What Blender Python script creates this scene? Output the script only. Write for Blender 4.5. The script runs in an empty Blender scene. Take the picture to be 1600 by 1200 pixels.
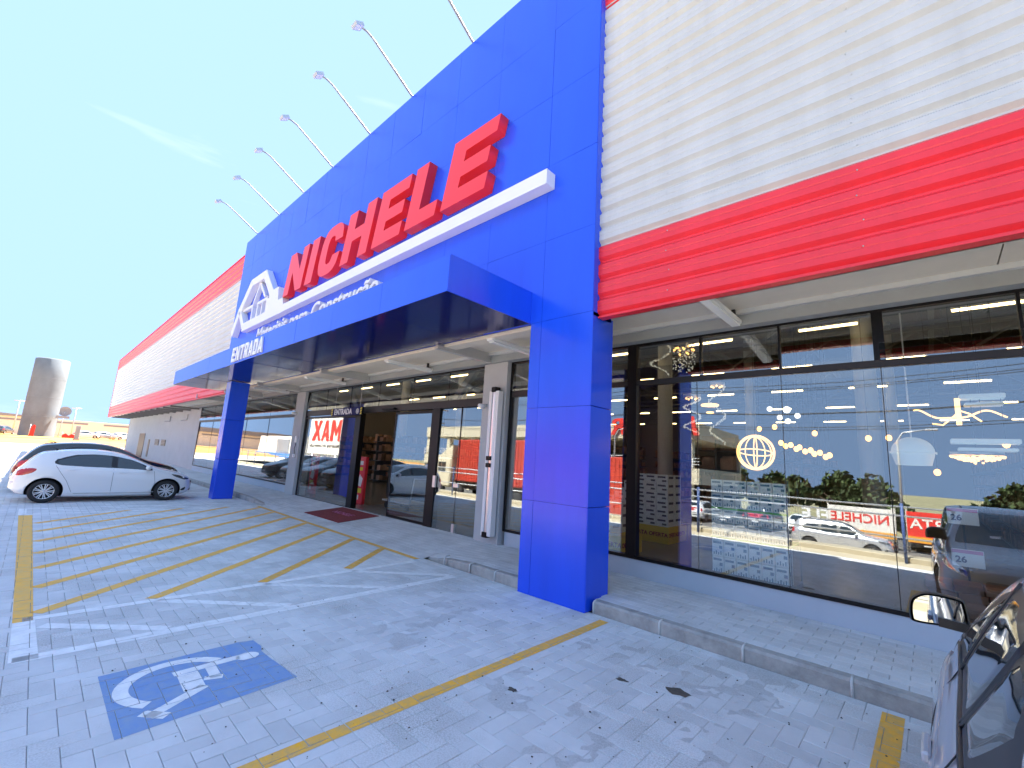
import bpy, bmesh, math, random
from mathutils import Vector, Matrix
random.seed(7)
rnd = random.random
D = bpy.data
SC = bpy.context.scene
COL = SC.collection
PI = math.pi

# ------------------------------------------------------------------ camera
cam_d = D.cameras.new('camera'); cam = D.objects.new('camera', cam_d); COL.objects.link(cam)
cam_d.sensor_width = 36; cam_d.lens = 15.576; cam_d.clip_start = 0.02; cam_d.clip_end = 3000
yaw, pit, rol = math.radians(43.486), math.radians(9.666), math.radians(3.319)
fw = Vector((-math.sin(yaw)*math.cos(pit), math.cos(yaw)*math.cos(pit), math.sin(pit)))
rt = fw.cross(Vector((0, 0, 1))).normalized(); up = rt.cross(fw)
c_, s_ = math.cos(rol), math.sin(rol)
r2 = c_*rt + s_*up; u2 = -s_*rt + c_*up
M3 = Matrix((r2, u2, -fw)).transposed()
cam.matrix_world = Matrix.Translation((0, 0, 1.7)) @ M3.to_4x4()
SC.camera = cam

def project(x, y, z):
    d = Vector((x, y, z-1.7)); cx, cy, cz = d.dot(r2), d.dot(u2), d.dot(fw)
    if cz < 0.05: return None
    return (800+692.26*cx/cz, 600-692.26*cy/cz, cz)

# ------------------------------------------------------------------ world, sun, exposure
SUN_EL = math.radians(60); SUN_AZ = math.radians(-14)       # azimuth from +Y towards +X
w = D.worlds.new('World'); SC.world = w; w.use_nodes = True
nt = w.node_tree; nt.nodes.clear()
out = nt.nodes.new('ShaderNodeOutputWorld'); bg = nt.nodes.new('ShaderNodeBackground')
sky = nt.nodes.new('ShaderNodeTexSky'); sky.sky_type = 'NISHITA'; sky.sun_disc = False
sky.sun_elevation = SUN_EL; sky.sun_rotation = SUN_AZ
sky.air_density = 1.0; sky.dust_density = 0.8; sky.ozone_density = 1.0; sky.altitude = 900
bg.inputs['Strength'].default_value = 0.15
tc = nt.nodes.new('ShaderNodeTexCoord'); mp = nt.nodes.new('ShaderNodeMapping'); mp.inputs['Scale'].default_value = (1.2, 1.2, 9)
nz = nt.nodes.new('ShaderNodeTexNoise'); nz.inputs['Scale'].default_value = 2.2; nz.inputs['Detail'].default_value = 6
rp = nt.nodes.new('ShaderNodeValToRGB'); rp.color_ramp.elements[0].position = 0.66; rp.color_ramp.elements[1].position = 0.95
mxs = nt.nodes.new('ShaderNodeMix'); mxs.data_type = 'RGBA'; mxs.inputs[7].default_value = (1.7, 1.8, 1.9, 1)
mn = nt.nodes.new('ShaderNodeVectorMath'); mn.operation = 'MINIMUM'; mn.inputs[1].default_value = (0.70, 1.07, 1.75)
veil = nt.nodes.new('ShaderNodeMix'); veil.data_type = 'RGBA'; veil.inputs[0].default_value = 0.4; veil.inputs[7].default_value = (0.60, 0.94, 1.6, 1)
ml = nt.nodes.new('ShaderNodeMath'); ml.operation = 'MULTIPLY'; ml.inputs[1].default_value = 0.5
nt.links.new(tc.outputs['Generated'], mp.inputs['Vector']); nt.links.new(mp.outputs['Vector'], nz.inputs['Vector'])
nt.links.new(nz.outputs['Fac'], rp.inputs['Fac']); nt.links.new(rp.outputs['Color'], ml.inputs[0])
nt.links.new(ml.outputs[0], mxs.inputs[0]); nt.links.new(sky.outputs['Color'], mn.inputs[0]); nt.links.new(mn.outputs[0], veil.inputs[6]); nt.links.new(veil.outputs[2], mxs.inputs[6])
nt.links.new(mxs.outputs[2], bg.inputs['Color']); nt.links.new(bg.outputs[0], out.inputs[0])
sun_d = D.lights.new('sun', 'SUN'); sun = D.objects.new('sun', sun_d); COL.objects.link(sun)
sun_d.energy = 4.2; sun_d.angle = math.radians(0.53); sun_d.color = (1.0, 0.95, 0.87)
sdir = Vector((math.sin(SUN_AZ)*math.cos(SUN_EL), math.cos(SUN_AZ)*math.cos(SUN_EL), math.sin(SUN_EL)))
sun.rotation_euler = sdir.to_track_quat('Z', 'Y').to_euler(); sun.location = (0, 30, 60)
SC.view_settings.view_transform = 'Standard'; SC.view_settings.look = 'None'
SC.view_settings.gamma = 1; SC.view_settings.use_curve_mapping = False
SC.view_settings.exposure = 2.62
SC.render.engine = 'CYCLES'
SC.cycles.max_bounces = 10; SC.cycles.transparent_max_bounces = 16; SC.cycles.glossy_bounces = 5
SC.cycles.sample_clamp_indirect = 6

# ------------------------------------------------------------------ materials
def mat(name, col, rough=0.6, metal=0.0, spec=0.5, var=0.0, vscale=3.0, bump=0.0, bscale=40, coat=0.0, emis=None, estr=0, island=0.0, col2=None, stretch=None, grain=0.0):
    m = D.materials.new(name); m.use_nodes = True
    n = m.node_tree.nodes; l = m.node_tree.links
    b = n['Principled BSDF']
    b.inputs['Base Color'].default_value = (*col, 1); b.inputs['Roughness'].default_value = rough
    b.inputs['Metallic'].default_value = metal; b.inputs['Specular IOR Level'].default_value = spec
    b.inputs['Coat Weight'].default_value = coat; b.inputs['Coat Roughness'].default_value = 0.04
    if emis: b.inputs['Emission Color'].default_value = (*emis, 1); b.inputs['Emission Strength'].default_value = estr
    g = n.new('ShaderNodeNewGeometry')
    if var or island:
        t = n.new('ShaderNodeTexNoise'); t.inputs['Scale'].default_value = vscale; t.inputs['Detail'].default_value = 7; t.inputs['Roughness'].default_value = 0.65
        if stretch:
            mpp = n.new('ShaderNodeMapping'); mpp.inputs['Scale'].default_value = stretch; l.new(g.outputs['Position'], mpp.inputs['Vector']); l.new(mpp.outputs[0], t.inputs['Vector'])
        else: l.new(g.outputs['Position'], t.inputs['Vector'])
        mr = n.new('ShaderNodeMapRange'); mr.inputs[1].default_value = 0.3; mr.inputs[2].default_value = 0.7
        l.new(t.outputs['Fac'], mr.inputs[0])
        mx = n.new('ShaderNodeMix'); mx.data_type = 'RGBA'
        c2 = col2 if col2 else tuple(c*(1-var) for c in col)
        mx.inputs[6].default_value = (*c2, 1); mx.inputs[7].default_value = (*[min(1, c*(1+var*0.4)) for c in col], 1)
        l.new(mr.outputs[0], mx.inputs[0]); cur = mx.outputs[2]
        if island:
            hs = n.new('ShaderNodeHueSaturation')
            mr2 = n.new('ShaderNodeMapRange'); mr2.inputs[3].default_value = 1-island; mr2.inputs[4].default_value = 1+island
            ad = n.new('ShaderNodeMath'); ad.operation = 'ADD'; oi = n.new('ShaderNodeObjectInfo'); fr = n.new('ShaderNodeMath'); fr.operation = 'FRACT'
            l.new(g.outputs['Random Per Island'], ad.inputs[0]); l.new(oi.outputs['Random'], ad.inputs[1]); l.new(ad.outputs[0], fr.inputs[0])
            l.new(fr.outputs[0], mr2.inputs[0]); l.new(mr2.outputs[0], hs.inputs['Value']); l.new(cur, hs.inputs['Color']); cur = hs.outputs['Color']
        if grain:                                                   # sandy grit lying in drifts
            ta = n.new('ShaderNodeTexNoise'); ta.inputs['Scale'].default_value = 95; ta.inputs['Detail'].default_value = 3
            tb = n.new('ShaderNodeTexNoise'); tb.inputs['Scale'].default_value = 0.85; tb.inputs['Detail'].default_value = 5; tb.inputs['Roughness'].default_value = 0.6
            for q in (ta, tb): l.new(g.outputs['Position'], q.inputs['Vector'])
            ra = n.new('ShaderNodeMapRange'); ra.inputs[1].default_value = 0.42; ra.inputs[2].default_value = 0.60; l.new(ta.outputs['Fac'], ra.inputs[0])
            rb = n.new('ShaderNodeMapRange'); rb.inputs[1].default_value = 0.47; rb.inputs[2].default_value = 0.66; l.new(tb.outputs['Fac'], rb.inputs[0])
            mu = n.new('ShaderNodeMath'); mu.operation = 'MULTIPLY'; l.new(ra.outputs[0], mu.inputs[0]); l.new(rb.outputs[0], mu.inputs[1])
            mu2 = n.new('ShaderNodeMath'); mu2.operation = 'MULTIPLY'; mu2.inputs[1].default_value = grain; l.new(mu.outputs[0], mu2.inputs[0])
            mg = n.new('ShaderNodeMix'); mg.data_type = 'RGBA'; mg.inputs[7].default_value = (0.30, 0.285, 0.25, 1); l.new(mu2.outputs[0], mg.inputs[0]); l.new(cur, mg.inputs[6]); cur = mg.outputs[2]
        l.new(cur, b.inputs['Base Color'])
    if bump:
        t2 = n.new('ShaderNodeTexNoise'); t2.inputs['Scale'].default_value = bscale; t2.inputs['Detail'].default_value = 5
        l.new(g.outputs['Position'], t2.inputs['Vector'])
        bp = n.new('ShaderNodeBump'); bp.inputs['Strength'].default_value = bump; bp.inputs['Distance'].default_value = 0.01
        l.new(t2.outputs['Fac'], bp.inputs['Height']); l.new(bp.outputs[0], b.inputs['Normal'])
    return m

def glassmat(name, ior, tint, dark=0.0):
    m = D.materials.new(name); m.use_nodes = True
    n = m.node_tree.nodes; l = m.node_tree.links; n.clear()
    o = n.new('ShaderNodeOutputMaterial'); mx = n.new('ShaderNodeMixShader'); gl = n.new('ShaderNodeBsdfGlossy'); tr = n.new('ShaderNodeBsdfTransparent')
    g = n.new('ShaderNodeNewGeometry'); dt = n.new('ShaderNodeVectorMath'); dt.operation = 'DOT_PRODUCT'; l.new(g.outputs['Incoming'], dt.inputs[0]); l.new(g.outputs['Normal'], dt.inputs[1])
    def mth(op, a, b_=None):
        q = n.new('ShaderNodeMath'); q.operation = op
        for i_, v_ in enumerate((a, b_)):
            if v_ is None: continue
            if isinstance(v_, (int, float)): q.inputs[i_].default_value = v_
            else: l.new(v_, q.inputs[i_])
        return q
    fr = mth('ADD', mth('MULTIPLY', mth('POWER', mth('SUBTRACT', 1.0, mth('ABSOLUTE', dt.outputs['Value']).outputs[0]).outputs[0], 5.0).outputs[0], 1.0-ior).outputs[0], ior)   # Schlick, same from both sides
    t2 = n.new('ShaderNodeTexNoise'); t2.inputs['Scale'].default_value = 0.7; t2.inputs['Detail'].default_value = 1
    bp = n.new('ShaderNodeBump'); bp.inputs['Strength'].default_value = 0.06; bp.inputs['Distance'].default_value = 0.03
    l.new(g.outputs['Position'], t2.inputs['Vector']); l.new(t2.outputs['Fac'], bp.inputs['Height']); l.new(bp.outputs[0], gl.inputs['Normal'])
    gl.inputs['Roughness'].default_value = 0.0; gl.inputs['Color'].default_value = (0.95, 0.98, 1.0, 1)
    tr.inputs[0].default_value = (*tint, 1)
    l.new(fr.outputs[0], mx.inputs[0]); l.new(tr.outputs[0], mx.inputs[1]); l.new(gl.outputs[0], mx.inputs[2]); l.new(mx.outputs[0], o.inputs[0])
    return m

M = {}
M['paver'] = mat('paver_concrete', (0.66, 0.67, 0.675), 0.85, var=0.16, vscale=1.3, bump=0.35, bscale=180, island=0.08, grain=0.6)
M['walkpaver'] = mat('walk_concrete', (0.64, 0.65, 0.655), 0.85, var=0.16, vscale=2, bump=0.3, bscale=160, island=0.07, grain=0.35)
M['joint'] = mat('joint_sand', (0.44, 0.435, 0.42), 0.95, var=0.3, vscale=8, bump=0.4, bscale=250)
M['sand'] = mat('loose_sand', (0.63, 0.635, 0.635), 0.95, var=0.2, vscale=60, bump=0.9, bscale=220, island=0.001, grain=0.7)
M['kerb'] = mat('kerb_concrete', (0.42, 0.405, 0.385), 0.9, var=0.35, vscale=6, bump=0.5, bscale=90)
M['mortar'] = mat('mortar', (0.6, 0.6, 0.58), 0.9, bump=0.5, bscale=80)
M['yellow'] = mat('yellow_road_paint', (1.0, 0.45, 0.015), 0.7, var=0.2, vscale=14, bump=0.2, bscale=120, col2=(0.62, 0.40, 0.16))
M['yellowpale'] = mat('worn_yellow_road_paint', (1.0, 0.48, 0.05), 0.75, var=0.2, vscale=9, bump=0.2, bscale=120, col2=(0.78, 0.48, 0.16))
M['white_paint'] = mat('white_road_paint', (0.86, 0.87, 0.87), 0.7, var=0.18, vscale=9, bump=0.2, bscale=120)
M['blue_paint'] = mat('blue_road_paint', (0.14, 0.26, 0.52), 0.75, var=0.4, vscale=11, bump=0.2, bscale=120, col2=(0.27, 0.37, 0.52))
M['tan'] = mat('dusty_concrete', (0.48, 0.42, 0.30), 0.95, var=0.2, vscale=0.5, bump=0.2, bscale=30)
M['cream'] = mat('pale_concrete', (0.56, 0.50, 0.40), 0.95, var=0.15, vscale=0.3)
M['dirt'] = mat('orange_dirt', (0.55, 0.27, 0.07), 0.95, var=0.3, vscale=0.3, bump=0.5, bscale=3)
M['street'] = mat('street_asphalt', (0.13, 0.125, 0.12), 0.9, var=0.25, vscale=1)
M['grassland'] = mat('dry_ground', (0.26, 0.24, 0.13), 0.95, var=0.3, vscale=0.08)
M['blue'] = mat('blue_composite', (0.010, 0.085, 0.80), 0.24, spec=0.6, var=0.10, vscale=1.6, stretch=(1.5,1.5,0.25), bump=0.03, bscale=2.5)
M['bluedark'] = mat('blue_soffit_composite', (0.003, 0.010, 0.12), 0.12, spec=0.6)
M['backing'] = mat('dark_backing', (0.006, 0.03, 0.30), 0.8)
M['plinth'] = mat('sky_tinted_grey_plinth', (0.46, 0.52, 0.59), 0.8, var=0.06, vscale=1.5, bump=0.15, bscale=60)  # grey plinth wall, blue cast of the skylight put into its base colour
M['red'] = mat('red_sheet', (0.86, 0.035, 0.055), 0.35, spec=0.5, var=0.10, vscale=2, stretch=(1.5,1,0.2))
M['white_sheet'] = mat('white_sheet', (0.57, 0.585, 0.595), 0.38, spec=0.45, var=0.09, vscale=2, stretch=(1.5,1,0.2))
M['redletter'] = mat('red_letter', (0.92, 0.03, 0.035), 0.3, spec=0.5)
M['white_letter'] = mat('white_letter', (0.78, 0.79, 0.8), 0.35)
M['greywall'] = mat('grey_painted_wall', (0.46, 0.475, 0.49), 0.8, var=0.08, vscale=1.5, bump=0.15, bscale=60)
M['beam'] = mat('grey_beam', (0.32, 0.345, 0.355), 0.7, var=0.1, vscale=2)
M['beige'] = mat('beige_precast', (0.78, 0.71, 0.60), 0.8, var=0.06, vscale=2)
M['black'] = mat('black_frame', (0.005, 0.005, 0.006), 0.4, spec=0.25)
M['charcoal'] = mat('charcoal_frame', (0.03, 0.028, 0.03), 0.45, spec=0.3)
M['alu'] = mat('aluminium', (0.72, 0.73, 0.74), 0.3, metal=0.85)
M['galv'] = mat('galvanised', (0.55, 0.56, 0.57), 0.45, metal=0.6)
M['glass'] = glassmat('shop_glass', 0.165, (0.93, 0.96, 0.95))
M['armgrey'] = mat('grey_arm', (0.24, 0.25, 0.26), 0.5)
M['lens'] = mat('lamp_lens', (0.85, 0.87, 0.85), 0.25)
M['mat_red'] = mat('red_doormat', (0.24, 0.035, 0.04), 0.98, var=0.3, vscale=20, bump=0.6, bscale=200)
M['sign_navy'] = mat('navy_sign', (0.008, 0.014, 0.09), 0.6, spec=0.2)
M['white'] = mat('white_plastic', (0.8, 0.8, 0.8), 0.4)
M['hazard'] = mat('hazard_yellow', (0.75, 0.6, 0.03), 0.5)
M['floor'] = mat('shop_floor', (0.26, 0.255, 0.25), 0.22, spec=0.5, var=0.12, vscale=1.2)
M['ceil'] = mat('shop_ceiling', (0.10, 0.095, 0.09), 0.7, var=0.3, vscale=1)
M['steel'] = mat('roof_steel', (0.23, 0.225, 0.22), 0.5, metal=0.2)
M['shopwall'] = mat('shop_wall', (0.30, 0.30, 0.31), 0.8)
M['tube'] = mat('tube_glow', (1, 0.9, 0.7), 0.5, emis=(1, 0.68, 0.30), estr=2.2)
M['amber'] = mat('amber_glow', (1, 0.7, 0.3), 0.5, emis=(1, 0.42, 0.08), estr=0.9)
M['gold'] = mat('warm_ring_glow', (1, 0.8, 0.5), 0.5, emis=(1, 0.50, 0.14), estr=0.55)
M['bulbw'] = mat('white_globe_glow', (1, 1, 1), 0.5, emis=(1, 0.95, 0.88), estr=0.4)
M['crystal'] = mat('crystal', (0.85, 0.87, 0.86), 0.05, spec=1.0, emis=(0.9, 0.85, 0.7), estr=0.06)
M['frost'] = mat('frosted_shade', (0.75, 0.82, 0.82), 0.35, emis=(0.8, 0.9, 0.9), estr=0.03)
M['carton'] = mat('white_carton', (0.84, 0.87, 0.88), 0.55)
M['cartonblue'] = mat('carton_print', (0.10, 0.22, 0.33), 0.55)
M['green'] = mat('green_shelf_edge', (0.12, 0.5, 0.10), 0.5)
M['shelfdark'] = mat('shelf_plinth', (0.10, 0.105, 0.12), 0.5)
M['offer'] = mat('yellow_offer_card', (0.80, 0.58, 0.06), 0.6)
M['offer_txt'] = mat('maroon_print', (0.30, 0.02, 0.02), 0.6)
M['goods1'] = mat('goods_mixed', (0.34, 0.22, 0.16), 0.6, var=0.5, vscale=2.5, island=0.6)
M['pinkprint'] = mat('pink_print', (0.55, 0.12, 0.30), 0.6)
M['brickpack'] = mat('brown_block', (0.30, 0.15, 0.09), 0.85, island=0.25, var=0.2)
M['tyre'] = mat('tyre_rubber', (0.018, 0.018, 0.019), 0.8)
M['rim'] = mat('alloy_rim', (0.66, 0.67, 0.68), 0.25, metal=0.75)
M['darkin'] = mat('wheel_well', (0.008, 0.008, 0.009), 0.9)
M['carglass'] = mat('tinted_car_glass', (0.018, 0.028, 0.036), 0.03, spec=0.9)
M['trim'] = mat('black_car_trim', (0.012, 0.012, 0.013), 0.4)
M['seam'] = mat('panel_gap', (0.02, 0.02, 0.022), 0.7)
M['headl'] = mat('headlight_lens', (0.06, 0.065, 0.07), 0.04, spec=0.9)
M['headc'] = mat('headlight_chrome', (0.75, 0.76, 0.78), 0.12, metal=0.9)
M['tail'] = mat('tail_light_lens', (0.42, 0.012, 0.018), 0.08, spec=0.8)
M['orangel'] = mat('orange_lens', (0.75, 0.2, 0.03), 0.2)
M['plate'] = mat('number_plate', (0.6, 0.6, 0.6), 0.4)
M['mirrorglass'] = mat('mirror_glass', (0.42, 0.45, 0.48), 0.01, metal=1.0)
def carpaint(name, c, metal=0.0, rough=0.22): return mat(name, c, rough, metal=metal, coat=0.9)
P_white = carpaint('white_car_paint', (0.74, 0.75, 0.76)); P_black = carpaint('black_car_paint', (0.014, 0.016, 0.02))
P_silver = carpaint('silver_car_paint', (0.50, 0.51, 0.54), 0.5, 0.3); P_grey = carpaint('grey_car_paint', (0.10, 0.105, 0.115), 0.4, 0.3)
P_red = carpaint('red_car_paint', (0.42, 0.012, 0.02)); P_lav = carpaint('pale_silver_car_paint', (0.40, 0.41, 0.46), 0.15, 0.28)
M['concwall'] = mat('silo_concrete', (0.18, 0.205, 0.23), 0.9, var=0.2, vscale=0.35)
M['whitewall'] = mat('white_far_wall', (0.74, 0.72, 0.64), 0.9)
M['roofgrey'] = mat('far_roof', (0.25, 0.26, 0.29), 0.8)
M['beigebld'] = mat('cream_building', (0.60, 0.54, 0.40), 0.85)
M['cont_red'] = mat('red_container_paint', (0.50, 0.05, 0.03), 0.5, var=0.2, vscale=1)
M['banner'] = mat('banner_white', (0.75, 0.72, 0.66), 0.7)
M['banner_red'] = mat('banner_red', (0.70, 0.03, 0.02), 0.7)
M['banner_or'] = mat('banner_orange', (0.8, 0.35, 0.03), 0.7)
M['leaf'] = mat('foliage', (0.055, 0.085, 0.025), 0.7, var=0.5, vscale=0.6, island=0.35)
M['bark'] = mat('bark', (0.12, 0.085, 0.06), 0.9)
M['pole'] = mat('concrete_pole', (0.36, 0.34, 0.31), 0.85)
M['bluepost'] = mat('blue_post', (0.05, 0.10, 0.28), 0.5)
M['skyblue'] = mat('blue_hoarding', (0.05, 0.22, 0.62), 0.5)
M['stain'] = mat('dark_stain', (0.10, 0.085, 0.07), 0.9, var=0.4, vscale=30)

# ------------------------------------------------------------------ mesh helpers
class MB:
    def __init__(s): s.v = []; s.f = []; s.sm = []; s.mi = []
    def add(s, vs, fs, smooth=False, mi=0):
        o = len(s.v); s.v += [tuple(v) for v in vs]
        for f in fs: s.f.append([i+o for i in f]); s.sm.append(smooth); s.mi.append(mi)
        return s
    def box(s, x0, y0, z0, x1, y1, z1, mi=0):
        return s.add([(x0,y0,z0),(x1,y0,z0),(x1,y1,z0),(x0,y1,z0),(x0,y0,z1),(x1,y0,z1),(x1,y1,z1),(x0,y1,z1)],
                     [(0,3,2,1),(4,5,6,7),(0,1,5,4),(1,2,6,5),(2,3,7,6),(3,0,4,7)], mi=mi)
    def bbox(s, x0, y0, z0, x1, y1, z1, b=0.01, mi=0):          # bevelled box
        bm = bmesh.new(); bmesh.ops.create_cube(bm, size=1)
        for v in bm.verts: v.co = Vector(((x0+x1)/2+v.co.x*(x1-x0), (y0+y1)/2+v.co.y*(y1-y0), (z0+z1)/2+v.co.z*(z1-z0)))
        bmesh.ops.bevel(bm, geom=bm.edges[:], offset=b, segments=1, affect='EDGES')
        bm.verts.index_update(); s.add([v.co for v in bm.verts], [[v.index for v in f.verts] for f in bm.faces], mi=mi); bm.free(); return s
    def obox(s, c, ax, ay, az):                                  # oriented box, half axes
        c, ax, ay, az = map(Vector, (c, ax, ay, az)); vs = []
        for k in (-1, 1):
            for (i, j) in ((-1,-1),(1,-1),(1,1),(-1,1)): vs.append(c+ax*i+ay*j+az*k)
        return s.add(vs, [(0,3,2,1),(4,5,6,7),(0,1,5,4),(1,2,6,5),(2,3,7,6),(3,0,4,7)])
    def tube(s, pts, r, n=10, cap=True, mi=0):
        pts = [Vector(p) for p in pts]; rs = r if isinstance(r, (list, tuple)) else [r]*len(pts); vs = []; fs = []
        prev = None
        for i, p in enumerate(pts):
            t = (pts[min(i+1, len(pts)-1)]-pts[max(i-1, 0)]).normalized()
            if prev is None:
                a = Vector((0, 0, 1)) if abs(t.z) < 0.9 else Vector((1, 0, 0)); u = t.cross(a).normalized()
            else: u = (prev-t*prev.dot(t)).normalized()
            prev = u; v = t.cross(u)
            for k in range(n): q = 2*PI*k/n; vs.append(p+(u*math.cos(q)+v*math.sin(q))*rs[i])
        for i in range(len(pts)-1):
            for k in range(n): fs.append((i*n+k, i*n+(k+1) % n, (i+1)*n+(k+1) % n, (i+1)*n+k))
        s.add(vs, fs, True, mi)
        if cap:
            o = len(s.v)-len(vs); s.f.append([o+k for k in range(n)][::-1]); s.f.append([o+(len(pts)-1)*n+k for k in range(n)]); s.sm += [False]*2; s.mi += [mi]*2
        return s
    def lathe(s, prof, c=(0,0,0), axis='z', n=24, smooth=True, mi=0):
        vs = []; fs = []
        for (r, h) in prof:
            for k in range(n):
                q = 2*PI*k/n; a, b = r*math.cos(q), r*math.sin(q)
                p = (a, b, h) if axis == 'z' else ((h, a, b) if axis == 'x' else (a, h, b))
                vs.append((c[0]+p[0], c[1]+p[1], c[2]+p[2]))
        for i in range(len(prof)-1):
            for k in range(n): fs.append((i*n+k, i*n+(k+1) % n, (i+1)*n+(k+1) % n, (i+1)*n+k))
        return s.add(vs, fs, smooth, mi)
    def prism(s, poly, a, b, plane='xz'):                        # polygon extruded between a and b
        n = len(poly)
        def P(p, h): return (p[0], h, p[1]) if plane == 'xz' else ((h, p[0], p[1]) if plane == 'yz' else (p[0], p[1], h))
        vs = [P(p, a) for p in poly]+[P(p, b) for p in poly]
        return s.add(vs, [list(range(n))[::-1], [n+i for i in range(n)]]+[(i, (i+1) % n, n+(i+1) % n, n+i) for i in range(n)])
    def sphere(s, c, r, n=12, sz=1.0):
        pr = [(max(1e-4, r*math.sin(PI*i/(n//2))), -r*sz*math.cos(PI*i/(n//2))) for i in range(n//2+1)]
        return s.lathe(pr, c, 'z', n)
    def mesh(s, name, mats):
        me = D.meshes.new(name); me.from_pydata(s.v, [], s.f); me.polygons.foreach_set('use_smooth', s.sm); me.polygons.foreach_set('material_index', s.mi)
        for m in (mats if isinstance(mats, (list, tuple)) else [mats]): me.materials.append(m)
        return me

def fixn(me):
    bm = bmesh.new(); bm.from_mesh(me); bmesh.ops.recalc_face_normals(bm, faces=bm.faces); bm.to_mesh(me); bm.free(); return me
def obj(name, mb, mats, parent=None, world=False, fix=True):
    me = mb.mesh(name, mats) if isinstance(mb, MB) else mb
    if isinstance(mb, MB) and fix and len(mb.f) < 60000: fixn(me)
    if not isinstance(mb, MB) and mats is not None and len(me.materials) == 0: me.materials.append(mats)
    o = D.objects.new(name, me); COL.objects.link(o)
    if parent:
        o.parent = parent
        if world: o.matrix_parent_inverse = (Matrix.Translation(parent.location) @ parent.rotation_euler.to_matrix().to_4x4()).inverted()
    return o
def tag(o, label, cat, group=None):
    o['label'] = label; o['category'] = cat
    if group: o['group'] = group
    return o
def thing(name, label, cat, loc=(0,0,0), rz=0, group=None):
    o = D.objects.new(name, None); COL.objects.link(o); o.location = loc; o.rotation_euler = (0, 0, rz); o.empty_display_size = 0.2
    return tag(o, label, cat, group)
def struct(name, mb, m, **k):
    o = obj(name, mb, m, **k); o['kind'] = 'structure'; return o
def copy_tree(root, loc, rz, label, group=None, swap=None, scale=None):
    r = root.copy(); COL.objects.link(r); r.location = loc; r.rotation_euler = (0, 0, rz); r['label'] = label
    if group: r['group'] = group
    if scale: r.scale = scale
    def rec(a, b):
        for ch in list(a.children):
            c = ch.copy(); COL.objects.link(c); c.parent = b
            if swap and c.data:
                for k, (ma, mbb) in enumerate(swap):
                    if any(sl.material == ma for sl in c.material_slots):
                        key = (c.data.name, mbb.name)
                        if key not in _swapc:
                            me = c.data.copy()
                            for q in range(len(me.materials)):
                                if me.materials[q] == ma: me.materials[q] = mbb
                            _swapc[key] = me
                        c.data = _swapc[key]
            rec(ch, c)
    rec(root, r); return r
_swapc = {}
def curve_mesh(loops, depth, bevel=0.0):
    cu = D.curves.new('tmp', 'CURVE'); cu.dimensions = '2D'; cu.fill_mode = 'BOTH'; cu.extrude = depth/2; cu.bevel_depth = bevel
    for lp in loops:
        sp = cu.splines.new('POLY'); sp.points.add(len(lp)-1)
        for i, p in enumerate(lp): sp.points[i].co = (p[0], p[1], 0, 1)
        sp.use_cyclic_u = True
    o = D.objects.new('tmp', cu); COL.objects.link(o); me = D.meshes.new_from_object(o); D.objects.remove(o); D.curves.remove(cu); return me
def text_mesh(txt, size, depth, bold=0.0, shear=0.0, spacing=1.0, align='LEFT'):
    cu = D.curves.new('tmp', 'FONT'); cu.body = txt; cu.size = size; cu.extrude = depth/2; cu.offset = bold; cu.shear = shear; cu.space_character = spacing
    cu.align_x = align; cu.resolution_u = 3
    o = D.objects.new('tmp', cu); COL.objects.link(o); me = D.meshes.new_from_object(o); D.objects.remove(o); D.curves.remove(cu); return me
def place(me, mtx): me.transform(mtx); return me
RX = Matrix.Rotation(PI/2, 4, 'X')

# ------------------------------------------------------------------ ground
lot_x0, lot_x1, lot_y0, lot_y1 = -24.0, 2.6, -1.0, 4.74
g = MB(); g.add([(-900,-900,-1.98),(900,-900,-1.98),(900,900,-1.98),(-900,900,-1.98)], [(0,1,2,3)])
struct('ground', g, M['grassland'])
g = MB(); g.add([(-62,-4,-0.03),(14,-4,-0.03),(14,60,-0.03),(-62,60,-0.03)], [(0,1,2,3)])
g.add([(-62,-4,-0.03),(14,-4,-0.03),(14,-12,-1.75),(-62,-12,-1.75)], [(3,2,1,0)])
g.add([(-62,60,-0.03),(14,60,-0.03),(14,60,-1.99),(-62,60,-1.99)], [(0,1,2,3)]); g.add([(14,-4,-0.03),(14,60,-0.03),(14,60,-1.99),(14,-4,-1.5)], [(0,1,2,3)])
parking = struct('parking_lot', g, M['tan'])
g = MB(); g.add([(-135,-40,-0.03),(-62,-40,-0.03),(-62,60,-0.03),(-135,60,-0.03)], [(0,1,2,3)])
g.add([(-135,-40,-0.03),(-62,-40,-0.03),(-62,-40,-1.5),(-135,-40,-1.5)], [(0,1,2,3)])
struct('concrete_yard', g, M['cream'])
g = MB(); nx = 24
pts = []
for i in range(nx+1):
    y = -60+i*130/nx; pts.append((y, 0.75+0.25*math.sin(y*0.31)+0.18*math.sin(y*0.87+1)))
for i in range(nx):
    (ya, za), (yb, zb) = pts[i], pts[i+1]
    g.add([(-95,ya,-0.02),(-95,yb,-0.02),(-103,yb,zb*0.8),(-103,ya,za*0.8)], [(0,1,2,3)], True)
    g.add([(-103,ya,za*0.8),(-103,yb,zb*0.8),(-330,yb,1.0),(-330,ya,1.0)], [(0,1,2,3)], True)
struct('dirt_bank', g, M['dirt'])
g = MB(); g.add([(-90,-34,-1.73),(60,-34,-1.73),(60,-11,-1.73),(-90,-11,-1.73)], [(0,1,2,3)]); struct('street', g, M['street'])
g = MB(); g.add([(-90,-14.5,-1.72),(60,-14.5,-1.72),(60,-11,-1.72),(-90,-11,-1.72)], [(0,1,2,3)]); struct('street_shoulder', g, M['tan'])
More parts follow.
